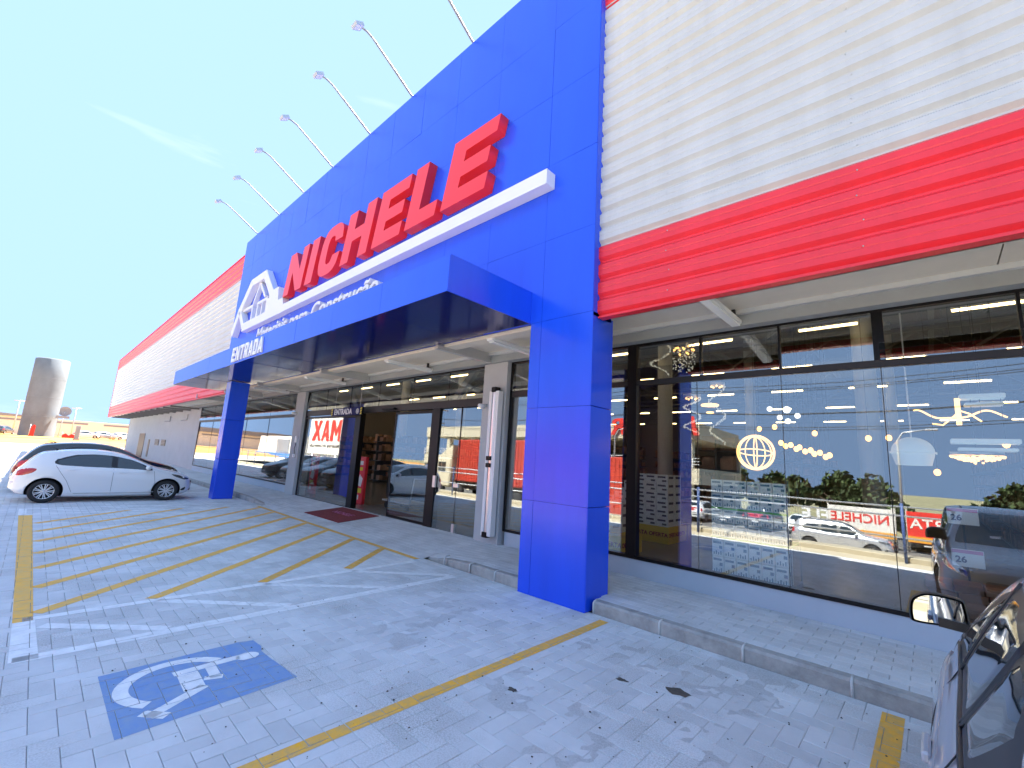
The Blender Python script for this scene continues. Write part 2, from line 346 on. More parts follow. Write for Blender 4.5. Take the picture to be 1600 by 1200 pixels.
# far lot joint base
g = MB(); g.add([(-62,-1.0,-0.006),(lot_x0,-1.0,-0.006),(lot_x0,4.74,-0.006),(-62,4.74,-0.006)], [(0,1,2,3)])
far = M['paver']; struct('far_pavement', g, far)
g = MB(); g.add([(lot_x0,lot_y0,-0.010),(lot_x1,lot_y0,-0.010),(lot_x1,lot_y1,-0.010),(lot_x0,lot_y1,-0.010)], [(0,1,2,3)])
struct('joint_bed', g, M['joint'])

# ---- pavers (herringbone on the lot, running bond on the walk)
A_, B_ = 0.25, 0.125
def herring(x0, y0, x1, y1):
    res = []
    for j in range(int((y1-y0)/B_)+3):
        for i in range(-1, int((x1-x0)/B_)+3):
            k = (i-j) % 4
            if k == 0: r = (x0+i*B_, y0+(j-1)*B_, x0+i*B_+A_, y0+j*B_)
            elif k == 3: r = (x0+i*B_, y0+(j-1)*B_, x0+i*B_+B_, y0+(j-1)*B_+A_)
            else: continue
            q = (max(r[0], x0), max(r[1], y0), min(r[2], x1), min(r[3], y1))
            if q[2]-q[0] > 0.02 and q[3]-q[1] > 0.02: res.append((q, abs((q[2]-q[0])*(q[3]-q[1])-A_*B_) < 1e-6))
    return res
def running(x0, y0, x1, y1):
    res = []; j = 0; y = y0
    while y < y1-0.02:
        x = x0-(j % 2)*A_/2
        while x < x1-0.02:
            q = (max(x, x0), y, min(x+A_, x1), min(y+B_, y1))
            if q[2]-q[0] > 0.02: res.append((q, abs((q[2]-q[0])*(q[3]-q[1])-A_*B_) < 1e-6))
            x += A_
        y += B_; j += 1
    return res
GAP, BEV, BD = 0.0016, 0.0035, 0.0028
def paver_mesh(lx, ly, name, m):
    b = MB(); a, c = lx/2-GAP, ly/2-GAP; e, h = a-BEV, c-BEV
    b.add([(-a,-c,-0.06),(a,-c,-0.06),(a,c,-0.06),(-a,c,-0.06),(-a,-c,-BD),(a,-c,-BD),(a,c,-BD),(-a,c,-BD),(-e,-h,0),(e,-h,0),(e,h,0),(-e,h,0)],
          [(3,2,1,0)]+[(i,(i+1)%4,4+(i+1)%4,4+i) for i in range(4)]+[(4+i,4+(i+1)%4,8+(i+1)%4,8+i) for i in range(4)]+[(8,9,10,11)])
    return b.mesh(name, m)
lot_tops = []
def lay(rects, hfun, m, parent, tops=None, keep=None):
    items = []
    for (q, full) in rects:
        cx, cy = (q[0]+q[2])/2, (q[1]+q[3])/2
        if keep and not keep(cx, cy): continue
        z = hfun(cx, cy)+(rnd()-0.5)*0.0022; tx, ty = (rnd()-0.5)*0.012, (rnd()-0.5)*0.012
        tx += (hfun(cx+.02, cy)-hfun(cx-.02, cy))/.04; ty += (hfun(cx, cy+.02)-hfun(cx, cy-.02))/.04
        p = project(cx, cy, z); sz = 0
        if p and -10 < p[0] < 1610 and -10 < p[1] < 1210: sz = 1.0/(math.hypot(cx, cy, 1.7)**3)
        if cx > 0.05 and cy < 4.4: sz = 0
        items.append((sz, q, full, z, tx, ty))
        if tops is not None: tops.append((q, z, tx, ty))
    items.sort(key=lambda t: -t[0])
    mh = paver_mesh(A_, B_, 'paver', m); mv = paver_mesh(B_, A_, 'paver', m)
    rest = MB(); n = 0
    for (sz, q, full, z, tx, ty) in items:
        cx, cy = (q[0]+q[2])/2, (q[1]+q[3])/2
        if sz > 0 and full and n < 299:
            n += 1; me = mh if q[2]-q[0] > q[3]-q[1] else mv
            o = D.objects.new('paver', me); COL.objects.link(o); o.location = (cx, cy, z); o.rotation_euler = (ty, -tx, 0); o.parent = parent
        else:
            a, c = (q[2]-q[0])/2-GAP, (q[3]-q[1])/2-GAP; e, h = a-BEV, c-BEV
            vs = [(cx+sx*aa, cy+sy*cc, z+sx*aa*tx+sy*cc*ty-dz) for (aa, cc, dz) in ((a, c, BD+0.012), (a, c, BD), (e, h, 0)) for (sx, sy) in ((-1,-1),(1,-1),(1,1),(-1,1))]
            rest.add(vs, [(i,(i+1)%4,4+(i+1)%4,4+i) for i in range(4)]+[(4+i,4+(i+1)%4,8+(i+1)%4,8+i) for i in range(4)]+[(8,9,10,11)])
    o = obj('paver', rest, m, parent, fix=False); o['kind'] = 'stuff'
lay(herring(lot_x0, lot_y0, lot_x1, lot_y1), lambda x, y: 0.0, M['paver'], parking, lot_tops)

# walk: raised at 0.13, ramped down in front of the doors
def walk_h(x, y):
    f = min(1, max(0, (x+6.3)/1.3)) if x > -10 else min(1, max(0, (-14.0-x)/1.3))
    r = 0.13*min(1, max(0, (y-4.74)/1.45))
    return 0.13*f+r*(1-f)
g = MB(); N = 160
xs = [-62+i*(2.6+62)/N for i in range(N+1)]
for i in range(N):
    for (ya, yb) in ((4.86, 5.4), (5.4, 6.30)):
        xa, xb = xs[i], xs[i+1]; d = 0.012
        g.add([(xa,ya,walk_h(xa,ya)-d),(xb,ya,walk_h(xb,ya)-d),(xb,yb,walk_h(xb,yb)-d),(xa,yb,walk_h(xa,yb)-d)], [(0,1,2,3)])
walk = struct('sidewalk', g, M['walkpaver'])
colR = (-4.10, 4.65, -3.05, 5.15)
def pav(hx0, hx1, y0): return running(hx0, y0, hx1, 6.25)
lay(pav(-22, 2.5, 4.875), walk_h, M['walkpaver'], walk, keep=lambda x, y: not (colR[0]-.05 < x < colR[2]+.05 and y < colR[3]+.05) and not (-14 < x < -6.3 and False))
g = MB()
for i in range(40):
    xa, xb = -14.05+i*(7.75/40), -14.05+(i+1)*(7.75/40)
    g.add([(xa,4.735,-0.003),(xb,4.735,-0.003),(xb,4.875,walk_h(xb,4.875)),(xa,4.875,walk_h(xa,4.875))], [(0,1,2,3)])
obj('ramp_lip', g, M['walkpaver'], walk)

# kerb stones
kj = [-5.55, -4.75, -4.12]; k = -3.02
ks = []; x = -2.99
kb = MB().bbox(0, 0, -0.08, 0.785, 0.125, 0.0, 0.012)
def kerb(x0, x1, h0, h1, y0=4.745, dy0=0.0, dy1=0.0):
    b = MB(); e = 0.018; x0 += 0.006; x1 -= 0.006
    pr = lambda h: [(0, -0.1), (0.0, h-0.022), (0.022, h), (0.118, h), (0.122, h-0.01), (0.122, -0.1)]
    p0 = [(x0, y0+dy0+a, z) for a, z in pr(h0)]; p1 = [(x1, y0+dy1+a, z) for a, z in pr(h1)]
    b.add(p0+p1, [list(range(6))[::-1], [6+i for i in range(6)]]+[(i,(i+1)%6,6+(i+1)%6,6+i) for i in range(6)])
    o = obj('kerb_stone', b, M['kerb'], walk); return o
while x < 3.0: kerb(x, x+0.80, 0.132, 0.132); ks.append(x+0.8); x += 0.80
for (a, b_, h0, h1, d0, d1) in ((-6.30,-5.75,0.0,0.075,0.10,0.06),(-5.75,-5.15,0.075,0.125,0.06,0.015),(-5.15,-4.62,0.125,0.132,0.015,0),(-4.62,-4.12,0.132,0.132,0,0)): kerb(a, b_, h0, h1, 4.745, d0, d1)
for (a, b_, h0, h1, d0, d1) in ((-14.6,-14.05,0.09,0.0,0,0.1),(-15.3,-14.6,0.132,0.09,0,0)): kerb(a, b_, h0, h1, 4.745, d0, d1)
x = -15.3
while x > -60: kerb(x-1.6, x, 0.132, 0.132); x -= 1.6
g = MB()
for x in [-2.99+i*0.8 for i in range(7)]+[-4.62,-5.15,-5.75]:
    g.tube([(x,4.742,0.0),(x,4.741,0.115),(x,4.765,0.131),(x,4.85,0.133)], [0.013,0.011,0.010,0.008], 6)
obj('mortar_joint', g, M['mortar'], walk)

# ---- painted markings clipped to the paver tops
def clip(poly, q):
    for (ax, lim, sg) in ((0,q[0],1),(0,q[2],-1),(1,q[1],1),(1,q[3],-1)):
        outp = []
        for i in range(len(poly)):
            a, b = poly[i], poly[(i+1) % len(poly)]
            da, db = sg*(a[ax]-lim), sg*(b[ax]-lim)
            if da >= 0: outp.append(a)
            if da*db < 0: t = da/(da-db); outp.append((a[0]+(b[0]-a[0])*t, a[1]+(b[1]-a[1])*t))
        poly = outp
        if len(poly) < 3: return None
    return poly
def area(p): return sum(p[i][0]*p[(i+1)%len(p)][1]-p[(i+1)%len(p)][0]*p[i][1] for i in range(len(p)))/2
def paint(name, polys, m, label, cat='road marking', group=None, dz=0.0014, parent=None):
    b = MB()
    for poly in polys:
        if area(poly) < 0: poly = poly[::-1]
        xs_, ys_ = [p[0] for p in poly], [p[1] for p in poly]; bb = (min(xs_), min(ys_), max(xs_), max(ys_))
        for (q, z, tx, ty) in lot_tops:
            if q[2] < bb[0] or q[0] > bb[2] or q[3] < bb[1] or q[1] > bb[3]: continue
            i_ = GAP+0.0006; c = clip(poly, (q[0]+i_, q[1]+i_, q[2]-i_, q[3]-i_))
            if not c: continue
            cx, cy = (q[0]+q[2])/2, (q[1]+q[3])/2; n = len(c)
            tp = [(p[0], p[1], z+(p[0]-cx)*tx+(p[1]-cy)*ty+dz) for p in c]
            b.add(tp, [list(range(n))])
    o = obj(name, b, m, parent, fix=False)
    if parent is None: tag(o, label, cat, group)
    return o
def stroke(a, b, wd):
    a, b = Vector(a), Vector(b); d = (b-a).normalized(); n = Vector((-d.y, d.x))*wd/2
    return [tuple(a+n), tuple(a-n), tuple(b-n), tuple(b+n)]
paint('yellow_line', [stroke((-2.77,0.1),(-2.77,4.62),0.11)], M['yellow'], 'long yellow bay line running out from the kerb beside the big blue column')
paint('yellow_line', [stroke((-0.34,2.0),(-0.34,4.66),0.13)], M['yellow'], 'short wide yellow bay line beside the silver car at the kerb')
paint('yellow_bar', [[(-13.7,0.05),(-13.7,0.25),(-6.12,0.27),(-6.12,0.14)]], M['yellowpale'], 'broad yellow edge bar along the open end of the hatched crossing')
paint('yellow_edge_line', [stroke((-14.0,4.62),(-6.3,4.62),0.10)], M['yellowpale'], 'yellow line along the foot of the entrance ramp')
yh = [((-6.33,3.42),(-7.30,4.57),M['yellow'],'shortest yellow hatch stripe, next to the white hatched strip by the ramp'),
      ((-6.27,2.25),(-8.37,4.57),M['yellow'],'second shortest yellow hatch stripe, starting halfway along the white line'),
      ((-6.26,1.14),(-9.50,4.57),M['yellowpale'],'third yellow hatch stripe counted from the ramp end of the white line'),
      ((-6.30,0.28),(-9.60,4.60),M['yellowpale'],None)]
for a, b_, m_, lb in yh[:3]: paint('yellow_stripe', [stroke(a, b_, 0.125)], m_, lb, group='yellow stripes of the hatched crossing')
words = ['longest yellow hatch stripe, rising from the near end of the broad edge bar','second full length yellow hatch stripe behind the longest one','third full length yellow hatch stripe behind the longest one','fourth full length yellow hatch stripe, faint and far','fifth full length yellow hatch stripe, fainter and farther','sixth faint yellow hatch stripe close to the white car','last faint yellow hatch stripe, nearest the white car']
for i in range(7):
    x0 = -6.34-i*1.02; paint('yellow_stripe', [stroke((x0,0.28),(max(x0-4.25,-14.0),0.28+(min(4.25,14.0+x0))/4.25*4.29 if x0-4.25 < -14.0 else 4.57),0.135)], M['yellowpale'], words[i], group='yellow stripes of the hatched crossing')
wl = [stroke((-6.18,0.20),(-6.18,4.50),0.12), stroke((-5.14,0.16),(-5.14,4.45),0.13), [(-6.12,0.14),(-6.12,0.28),(-5.10,0.30),(-5.10,0.14)],
      stroke((-5.92,0.32),(-5.22,1.12),0.115), stroke((-6.16,1.18),(-5.22,2.20),0.115), stroke((-6.16,2.24),(-5.22,3.36),0.115), stroke((-6.16,3.40),(-5.22,4.42),0.115)]
paint('white_hatched_strip', wl, M['white_paint'], 'white outlined strip with diagonal bars between the yellow hatching and the wheelchair bay')
wl = [stroke((-13.85,0.10),(-13.85,4.45),0.08), stroke((-14.85,0.10),(-14.85,4.45),0.08)]+[stroke((-14.8+0.0,0.4+i*1.05),(-13.9,1.3+i*1.05),0.07) for i in range(3)]+[stroke((-14.9,0.1),(-13.8,0.1),0.12)]
paint('white_hatched_strip', wl, M['white_paint'], 'far white outlined strip with diagonal bars beside the white hatchback')
# wheelchair symbol
sym = thing('wheelchair_symbol', 'worn blue square with white wheelchair symbol painted on the pavers', 'road marking', (-4.0, 1.1, 0))
def sympart(name, polys, m, dz):
    o = paint(name, polys, m, '', dz=dz, parent=sym); o.matrix_parent_inverse = Matrix.Translation((4.0,-1.1,0)); return o
sympart('blue_square', [[(-4.47,0.59),(-4.52,1.50),(-4.49,1.61),(-4.32,1.62),(-4.22,1.59),(-4.05,1.60),(-3.60,1.64),(-3.51,0.59)]], M['blue_paint'], 0.0012)
arc = []
def P2(cx, cy, r, t): return (cx+r*math.cos(t), cy+r*math.sin(t))
cx, cy = -4.07, 1.02
ths = [math.radians(125+i*(318-125)/18) for i in range(19)]
def ring(r, t): return (cx+r[0]*math.cos(t+PI/2+0.0), cy+r[1]*math.sin(t+PI/2))
a0, a1 = math.radians(122), math.radians(318)
arcs = []
for i in range(20):
    t0, t1 = a0+(a1-a0)*i/20, a0+(a1-a0)*(i+1)/20
    # wheel: centre on the seat back, opening towards the head side
    f = lambda t, r: (-4.07+r*math.cos(t), 1.00+r*math.sin(t))
    arcs.append([f(t0,0.37), f(t1,0.37), f(t1,0.285), f(t0,0.285)])
head = [(-4.19+0.07*math.cos(t*PI/6), 1.475+0.085*math.sin(t*PI/6)) for t in range(12)]
white = arcs+[head, stroke((-4.21,1.42),(-4.19,0.98),0.075), stroke((-4.15,1.06),(-3.86,1.05),0.13), stroke((-3.88,1.11),(-3.66,0.76),0.075), stroke((-3.73,0.74),(-3.61,0.85),0.07),
              stroke((-4.16,1.21),(-3.96,1.20),0.07), stroke((-3.99,1.13),(-3.95,1.24),0.06)]
sympart('wheelchair_figure', white, M['white_paint'], 0.0022)

# loose sand drifting over the joints (uneven sheet that breaks through in patches)
from mathutils import noise
g = MB(); st = 0.035; X0, X1, Y0, Y1 = -4.9, 0.6, 1.4, 4.74
ni, nj = int((X1-X0)/st), int((Y1-Y0)/st); vs = []
for j in range(nj+1):
    for i in range(ni+1):
        x, y = X0+i*st, Y0+j*st
        h = noise.noise(Vector((x*1.1, y*1.3, 3)))*0.5+noise.noise(Vector((x*4, y*4, 1)))*0.3+noise.noise(Vector((x*13, y*13, 5)))*0.3
        e = min(1, (x-X0)/0.8, (X1-x)/0.6, (y-Y0)/0.9+0.2*math.sin(x*3)); e2 = 1.0 if y < 4.5 else 1.35
        line = 1.0 if abs(x+2.77) > 0.12 else 0.2
        vs.append((x, y, -0.0045+min(0.0062, (h+0.07)*0.016)*max(0, e)*e2*line))
g.add(vs, [(j*(ni+1)+i, j*(ni+1)+i+1, (j+1)*(ni+1)+i+1, (j+1)*(ni+1)+i) for j in range(nj) for i in range(ni)], True)
o = obj('loose_sand', g, M['sand'], fix=False); o['kind'] = 'stuff'; tag(o, 'grey brown sand drifted over the paver joints near the big blue column', 'sand')
b = MB(); RG = random.Random(4)
for _ in range(420):
    x, y = -5.5+5.6*RG.random(), 0.6+4.1*RG.random(); r = 0.0025+0.006*RG.random()**3
    if -4.15 < x < -3.0 and y > 4.6: continue
    b.add([(x-r,y-r*.7,.002),(x+r,y-r,.002),(x+r*.8,y+r,.002),(x-r,y+r*.8,.002),(x+RG.random()*r-.5*r,y,.002+r*1.1)], [(0,1,4),(1,2,4),(2,3,4),(3,0,4)])
o = obj('gravel', b, M['stain'], fix=False); o['kind'] = 'stuff'; tag(o, 'scattered dark grit and pebbles on the pavers', 'gravel')
def blot(name, cx, cy, r, lab):
    b = MB(); n = 14; vs = [(cx, cy, 0.0055)]
    for k in range(n): q = 2*PI*k/n; rr = r*(0.6+0.6*rnd()); vs.append((cx+rr*1.3*math.cos(q), cy+rr*0.8*math.sin(q), 0.0015))
    b.add(vs, [(0, 1+k, 1+(k+1) % n) for k in range(n)], True); tag(obj(name, b, M['stain']), lab, 'stain')
blot('dirt_clump', -1.55, 3.72, 0.085, 'largest dark dirt clump on the pavers in front of the kerb')
blot('dirt_clump', -1.95, 3.55, 0.04, 'small dark dirt clump just left of the largest one')
blot('dirt_clump', -2.42, 2.75, 0.035, 'dark scrap of dirt beside the long yellow bay line')

# ------------------------------------------------------------------ store building
store = thing('store_building', 'large building supplies store with blue entrance tower and red and white ribbed cladding', 'store', (-20, 6.3, 0))
def sp(name, mb, m, **k): return obj(name, mb, m, store, world=True, **k)
FY_ = 4.65
# tower backing + side + roof mass
b = MB(); b.box(-19.68,4.69,3.72,-3.07,5.10,9.70); sp('tower_core', b, M['backing'])
cols = [-3.05,-3.90]+[-3.90-1.2154*i for i in range(1, 14)]
rows = [3.655,4.875,6.095,7.315,8.535,9.75]
def panel(x0, x1, z0, z1, y=4.65, m=None, name='facade_panel', par=None):
    gpp = 0.0022; b = MB(); t = (rnd()-0.5)*0.0035; u = (rnd()-0.5)*0.0035
    x0 += gpp; x1 -= gpp; z0 += gpp; z1 -= gpp
    vs = [(x0,y+t,z0),(x1,y-t,z0),(x1,y-t+u,z1),(x0,y+t+u,z1)]
    b.add(vs+[(v[0],y+0.04,v[2]) for v in vs], [(0,1,2,3),(4,7,6,5),(0,4,5,1),(1,5,6,2),(2,6,7,3),(3,7,4,0)])
    return sp(name, b, m or M['blue'])
for i in range(len(cols)-1):
    x1, x0 = cols[i], cols[i+1]
    for j in range(5):
        z0, z1 = rows[j], rows[j+1]
        if x1 <= -4.05 and j == 0: continue
        panel(x0, x1, z0, z1)
panel(-4.10, -3.90, 3.655, 4.875)
for i in range(1, len(cols)-1): panel(cols[i+1], min(cols[i], -4.10), 4.125, 4.875)
b = MB(); b.box(-3.05,4.655,3.60,-3.045,5.10,9.75); sp('tower_side', b, M['blue'])
b = MB(); b.box(-19.705,4.655,4.14,-19.70,5.10,9.75); sp('tower_side', b, M['blue'])
b = MB(); b.box(-19.7,4.655,9.75,-3.05,5.15,9.775); sp('parapet_cap', b, M['blue'])
# right column
cz = [0.0,1.18,2.42,3.655]
b = MB(); b.box(-4.06,4.69,0,-3.09,5.11,3.7); sp('column_core', b, M['backing'])
for j in range(3):
    panel(-4.10,-3.90,cz[j],cz[j+1], name='column_panel'); panel(-3.90,-3.055,cz[j],cz[j+1], name='column_panel')
    b = MB(); b.bbox(-3.075,4.652,cz[j]+.004,-3.045,5.15,cz[j+1]-.004,0.004); sp('column_panel', b, M['blue'])
    b = MB(); b.bbox(-4.105,4.70,cz[j]+.004,-4.085,5.15,cz[j+1]-.004,0.004); sp('column_panel', b, M['blue'])
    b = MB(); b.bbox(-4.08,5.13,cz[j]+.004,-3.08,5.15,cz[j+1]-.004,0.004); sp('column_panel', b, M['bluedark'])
# left column
for (z0, z1) in ((0,1.2),(1.2,2.42),(2.42,3.645)):
    b = MB(); b.bbox(-16.45,3.98,z0+.003,-16.0,4.52,z1-.003,0.006); sp('column_panel', b, M['blue'])
# canopy
cx0, cx1, cyf, cz0, cz1 = -19.7, -4.11, 3.11, 3.66, 4.12
b = MB(); b.box(cx0+.03,cyf+.04,cz0+.03,cx1-.03,4.66,cz1-.03); sp('canopy_core', b, M['backing'])
n = 10
for i in range(n):
    xa, xb = cx0+(cx1-cx0)*i/n, cx0+(cx1-cx0)*(i+1)/n
    panel(xa, xb, cz0, cz1, y=cyf, name='canopy_front_panel')
    t = (rnd()-0.5)*0.008; b = MB(); b.add([(xa+.003,cyf+.006,cz0+t),(xb-.003,cyf+.006,cz0-t),(xb-.003,4.68,cz0-t),(xa+.003,4.68,cz0+t),(xa+.003,cyf+.006,cz0+.03),(xb-.003,cyf+.006,cz0+.03),(xb-.003,4.68,cz0+.03),(xa+.003,4.68,cz0+.03)],
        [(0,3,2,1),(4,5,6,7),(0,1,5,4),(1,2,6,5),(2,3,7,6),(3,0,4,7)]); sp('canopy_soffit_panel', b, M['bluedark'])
b = MB(); b.box(cx1-.02,cyf+.003,cz0+.002,cx1,4.648,cz1-.002); sp('canopy_end_panel', b, M['blue'])
b = MB(); b.box(cx0,cyf+.003,cz0+.002,cx0+.02,4.648,cz1-.002); sp('canopy_end_panel', b, M['blue'])
b = MB(); b.box(cx0,cyf+.003,cz1,cx1,4.648,cz1+.02); sp('canopy_top', b, M['blue'])
# ribbed cladding sheets
def ribbed(x0, x1, z0, z1, y, m):
    n = round((z1-z0)/0.25); p = (z1-z0)/n; pts = []
    for i in range(n):
        b0 = z0+i*p
        pts += [(y+0.045, b0), (y+0.045, b0+0.10*p), (y, b0+0.26*p), (y, b0+0.50*p), (y+0.004, b0+0.53*p), (y+0.004, b0+0.57*p), (y, b0+0.60*p), (y, b0+0.84*p)]
    pts.append((y+0.045, z1)); k = len(pts)
    b = MB(); b.add([(x0, a, c) for a, c in pts]+[(x1, a, c) for a, c in pts], [(i, k+i, k+i+1, i+1) for i in range(k-1)])
    b.add([(x0, a+0.004, c) for a, c in pts]+[(x1, a+0.004, c) for a, c in pts], [(i, i+1, k+i+1, k+i) for i in range(k-1)])
    return sp('cladding_sheet', b, m, fix=False)
def clad(x0, x1, zb=3.60):
    ribbed(x0, x1, zb, zb+1.0, 4.75, M['red'])
    for k in range(4): z = 4.6+k*0.95; ribbed(x0, x1, z, z+0.95 if k < 3 else 8.38, 4.752+0.002*k, M['white_sheet'])
    ribbed(x0, x1, 8.38, 9.38, 4.75, M['red'])
for (a, b_) in ((-3.0445,10.5),): clad(a, b_)
xs_ = [-19.72,-27,-35,-43.2,-51.5,-60]
for i in range(5): clad(xs_[i+1]+0.008, xs_[i], 3.5 if False else 3.60)
for (z, ) in ((8.38,),):
    for (a, b_) in ((-3.03,10.5),(-60,-19.72)):
        b = MB(); b.box(a,4.742,z-0.006,b_,4.752,z+0.006); sp('sheet_flashing', b, M['white_sheet'] if z > 5 else M['red'])
for (a, b_) in ((-3.03,10.5),(-60,-19.72)):
    b = MB(); b.box(a,4.745,3.575,b_,4.86,3.598); sp('bottom_flashing', b, M['red'])
    b = MB(); b.box(a,4.74,9.38,b_,4.95,9.42); sp('parapet_cap', b, M['red'])
    b = MB(); b.box(a,4.86,3.66,b_,5.1,9.38); sp('wall_core', b, M['beige'])
b = MB()
for x in (-2.1,-0.3,0.9,2.2,-22,-30,-38,-46,-54):
    for k in range(23):
        z = 3.68+k*0.25; b.lathe([(0.0001,4.742),(0.006,4.744),(0.008,4.758)], (x+0.02*math.sin(k*2.1), 0, z+0.07), 'y', 6)
o = sp('screw_heads', b, M['galv']); o['kind'] = 'stuff'
b = MB(); b.box(-60.0,4.86,3.6,-59.9,48,9.4); sp('end_wall', b, M['white_sheet'])
b = MB(); b.box(-60.02,4.74,3.58,-59.98,4.9,9.42); sp('corner_trim', b, M['red'])
# roof, rear & side walls, floor
b = MB(); b.box(-59.9,5.10,9.0,10.5,48,9.1); sp('roof', b, M['ceil'])
b = MB(); b.box(-59.9,48,-0.02,10.5,48.2,9.4); sp('rear_wall', b, M['shopwall'])
b = MB(); b.box(10.3,6.4,-0.02,10.5,48,9.4); sp('side_wall', b, M['shopwall'])
b = MB(); b.box(-30.2,6.35,-0.02,-30,48,9.0); sp('inner_wall', b, M['shopwall'])
b = MB(); b.box(-59.9,6.34,0.10,10.3,48,0.128); sp('shop_floor', b, M['floor'])
# soffit and beam over the glazing
for (a, b_) in ((-59.9,-30.0),(-30.0,-16.25),(-16.25,-6.5),(-6.5,-3.0),(-3.0,0.6),(0.61,4.2),(4.21,10.3)):
    b = MB(); b.box(a,5.12,3.80,b_-0.002,6.06,3.86); sp('soffit_slab', b, M['beige'])
b = MB(); b.box(-59.9,4.87,3.66,10.3,5.12,3.80); sp('lintel', b, M['beige'])
b = MB(); b.box(-59.9,6.0,3.74,10.3,6.06,3.80); sp('soffit_moulding', b, M['white_sheet'])
b = MB(); b.box(-59.9,6.06,3.60,10.3,6.45,3.99); sp('beam', b, M['beam'])
b = MB(); b.box(-59.9,6.45,3.60,10.3,6.5,9.0); sp('upper_wall', b, M['shopwall'])
# soffit light bars (perpendicular to the facade)
for i, (x, lb) in enumerate(((-1.75,'white batten light under the soffit right of the blue column'),(-5.2,'batten light under the soffit behind the big blue column'),(-8.4,'batten light over the right hand entrance doors'),(-12.6,'batten light above the hanging entrance sign'),(-16.9,'batten light near the left grey pillar'),(-21.0,'batten light over the far left shop window'))):
    t = thing('batten_light', lb, 'light fixture', (x,5.5,3.72), 0, 'batten lights under the soffit')
    obj('housing', MB().bbox(-0.075,-0.62,-0.10,0.075,0.62,-0.04,0.012), M['white'], t)
    obj('diffuser', MB().bbox(-0.058,-0.58,-0.122,0.058,0.58,-0.101,0.01), M['lens'], t)
    obj('bracket', MB().box(-0.02,-0.5,-0.04,0.02,-0.46,0.078).box(-0.02,0.46,-0.04,0.02,0.5,0.078), M['charcoal'], t)
for x in (-6.4,-11.2,-15.9,-19.6,-24):
    b = MB(); b.box(x-0.05,4.7,3.60,x+0.05,6.06,3.66).box(x-0.012,4.7,3.66,x+0.012,6.06,3.799); sp('canopy_bracket', b, M['galv'])

# ---- glazing
YG = 6.26
def frame(x0, z0, x1, z1, m='black', d=0.09, y=YG): b = MB(); b.bbox(x0, y-0.03, z0, x1, y-0.03+d, z1, 0.004); return sp('window_frame', b, M[m])
def pane(x0, z0, x1, z1, y=YG, name='glass_pane', tl=0.0):
    b = MB(); t = (rnd()-0.5)*0.002; k = -tl*(z1-z0)
    b.add([(x0,y+t+k,z0),(x1,y-t+k,z0),(x1,y-t,z1),(x0,y+t,z1)], [(0,1,2,3)]); b.add([(x0,y+t+.008+k,z0),(x1,y-t+.008+k,z0),(x1,y-t+.008,z1),(x0,y+t+.008,z1)], [(3,2,1,0)])
    return sp(name, b, M['glass'], fix=False)
# plinth wall right and left
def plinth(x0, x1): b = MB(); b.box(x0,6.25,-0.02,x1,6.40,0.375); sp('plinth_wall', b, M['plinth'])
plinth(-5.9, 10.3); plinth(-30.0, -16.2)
xR = [-3.23,-1.30,-0.33,0.73,2.6,4.5,6.4,8.3,10.3]
frame(-4.35,0.375,10.3,0.42,d=0.13); frame(-4.35,2.94,10.3,3.02,'charcoal',0.11); frame(-4.35,3.57,10.3,3.61)
b = MB(); b.box(-3.40,6.22,0.42,-3.25,6.36,3.57); sp('window_frame', b, M['black'])
for x in (-2.28,-1.30,-0.33,0.73,2.6,4.5,6.4,8.3):
    wd = 0.05 if x == -0.33 else 0.012
    b = MB(); b.box(x-wd,6.235,3.02,x+wd,6.32,3.57); sp('window_frame', b, M['black'])
up_ = [-3.25,-2.28,-1.30,-0.33,0.73,2.6,4.5,6.4,8.3,10.3]
for i in range(len(up_)-1): pane(up_[i]+.004, 3.02, up_[i+1]-.004, 3.57, tl=0.0 if i == 2 else 0.07)
lo_ = [-3.25,-2.34,-1.30,-0.33,0.73,2.6,4.5,6.4,8.3,10.3]
for i in range(len(lo_)-1): pane(lo_[i]+.004, 0.42, lo_[i+1]-.004, 2.94, tl=.009)
for x in lo_[1:-1]: b = MB(); b.box(x-.003,6.256,0.42,x+.003,6.27,2.94); sp('glazing_joint', b, M['charcoal'])
pane(-4.3,0.42,-3.40,2.94, tl=.009); pane(-4.3,3.02,-3.40,3.57, tl=0.07)
# between doors and column
frame(-5.95,0.375,-4.3,0.42,d=0.13); frame(-5.95,2.90,-4.3,3.02,'charcoal',0.11); frame(-5.95,3.57,-4.3,3.61)
frame(-5.95,0.42,-5.89,3.57); frame(-4.36,0.42,-4.30,3.57)
pane(-5.89,0.42,-4.36,2.90, tl=.009); pane(-5.89,3.02,-4.36,3.57, tl=0.08)
# grey pillars
for (a, b_) in ((-6.62,-5.96),(-16.25,-15.55)):
    b = MB(); b.bbox(a,6.13,-0.02,b_,6.55,3.60,0.006); sp('pillar', b, M['greywall'])
# door zone  x -15.55 .. -6.62
frame(-15.55,2.76,-6.62,2.93,'charcoal',0.12); frame(-15.55,3.57,-6.62,3.61)
upd = [-15.5,-14.1,-12.5,-10.9,-9.3,-7.9,-6.64]
for i in range(6):
    pane(upd[i]+.004,2.93,upd[i+1]-.004,3.57, tl=0.09)
    if i: b = MB(); b.box(upd[i]-.006,6.25,2.93,upd[i]+.006,6.28,3.57); sp('glazing_joint', b, M['charcoal'])
frame(-15.55,0.10,-15.47,3.57); frame(-12.05,0.10,-11.75,2.76,'black',0.16); frame(-8.42,0.10,-8.12,2.76,'black',0.16)
frame(-15.47,0.10,-12.05,0.145); pane(-15.47,0.145,-12.05,2.76, tl=.009)
frame(-15.47,2.66,-12.05,2.72,'charcoal',0.06)
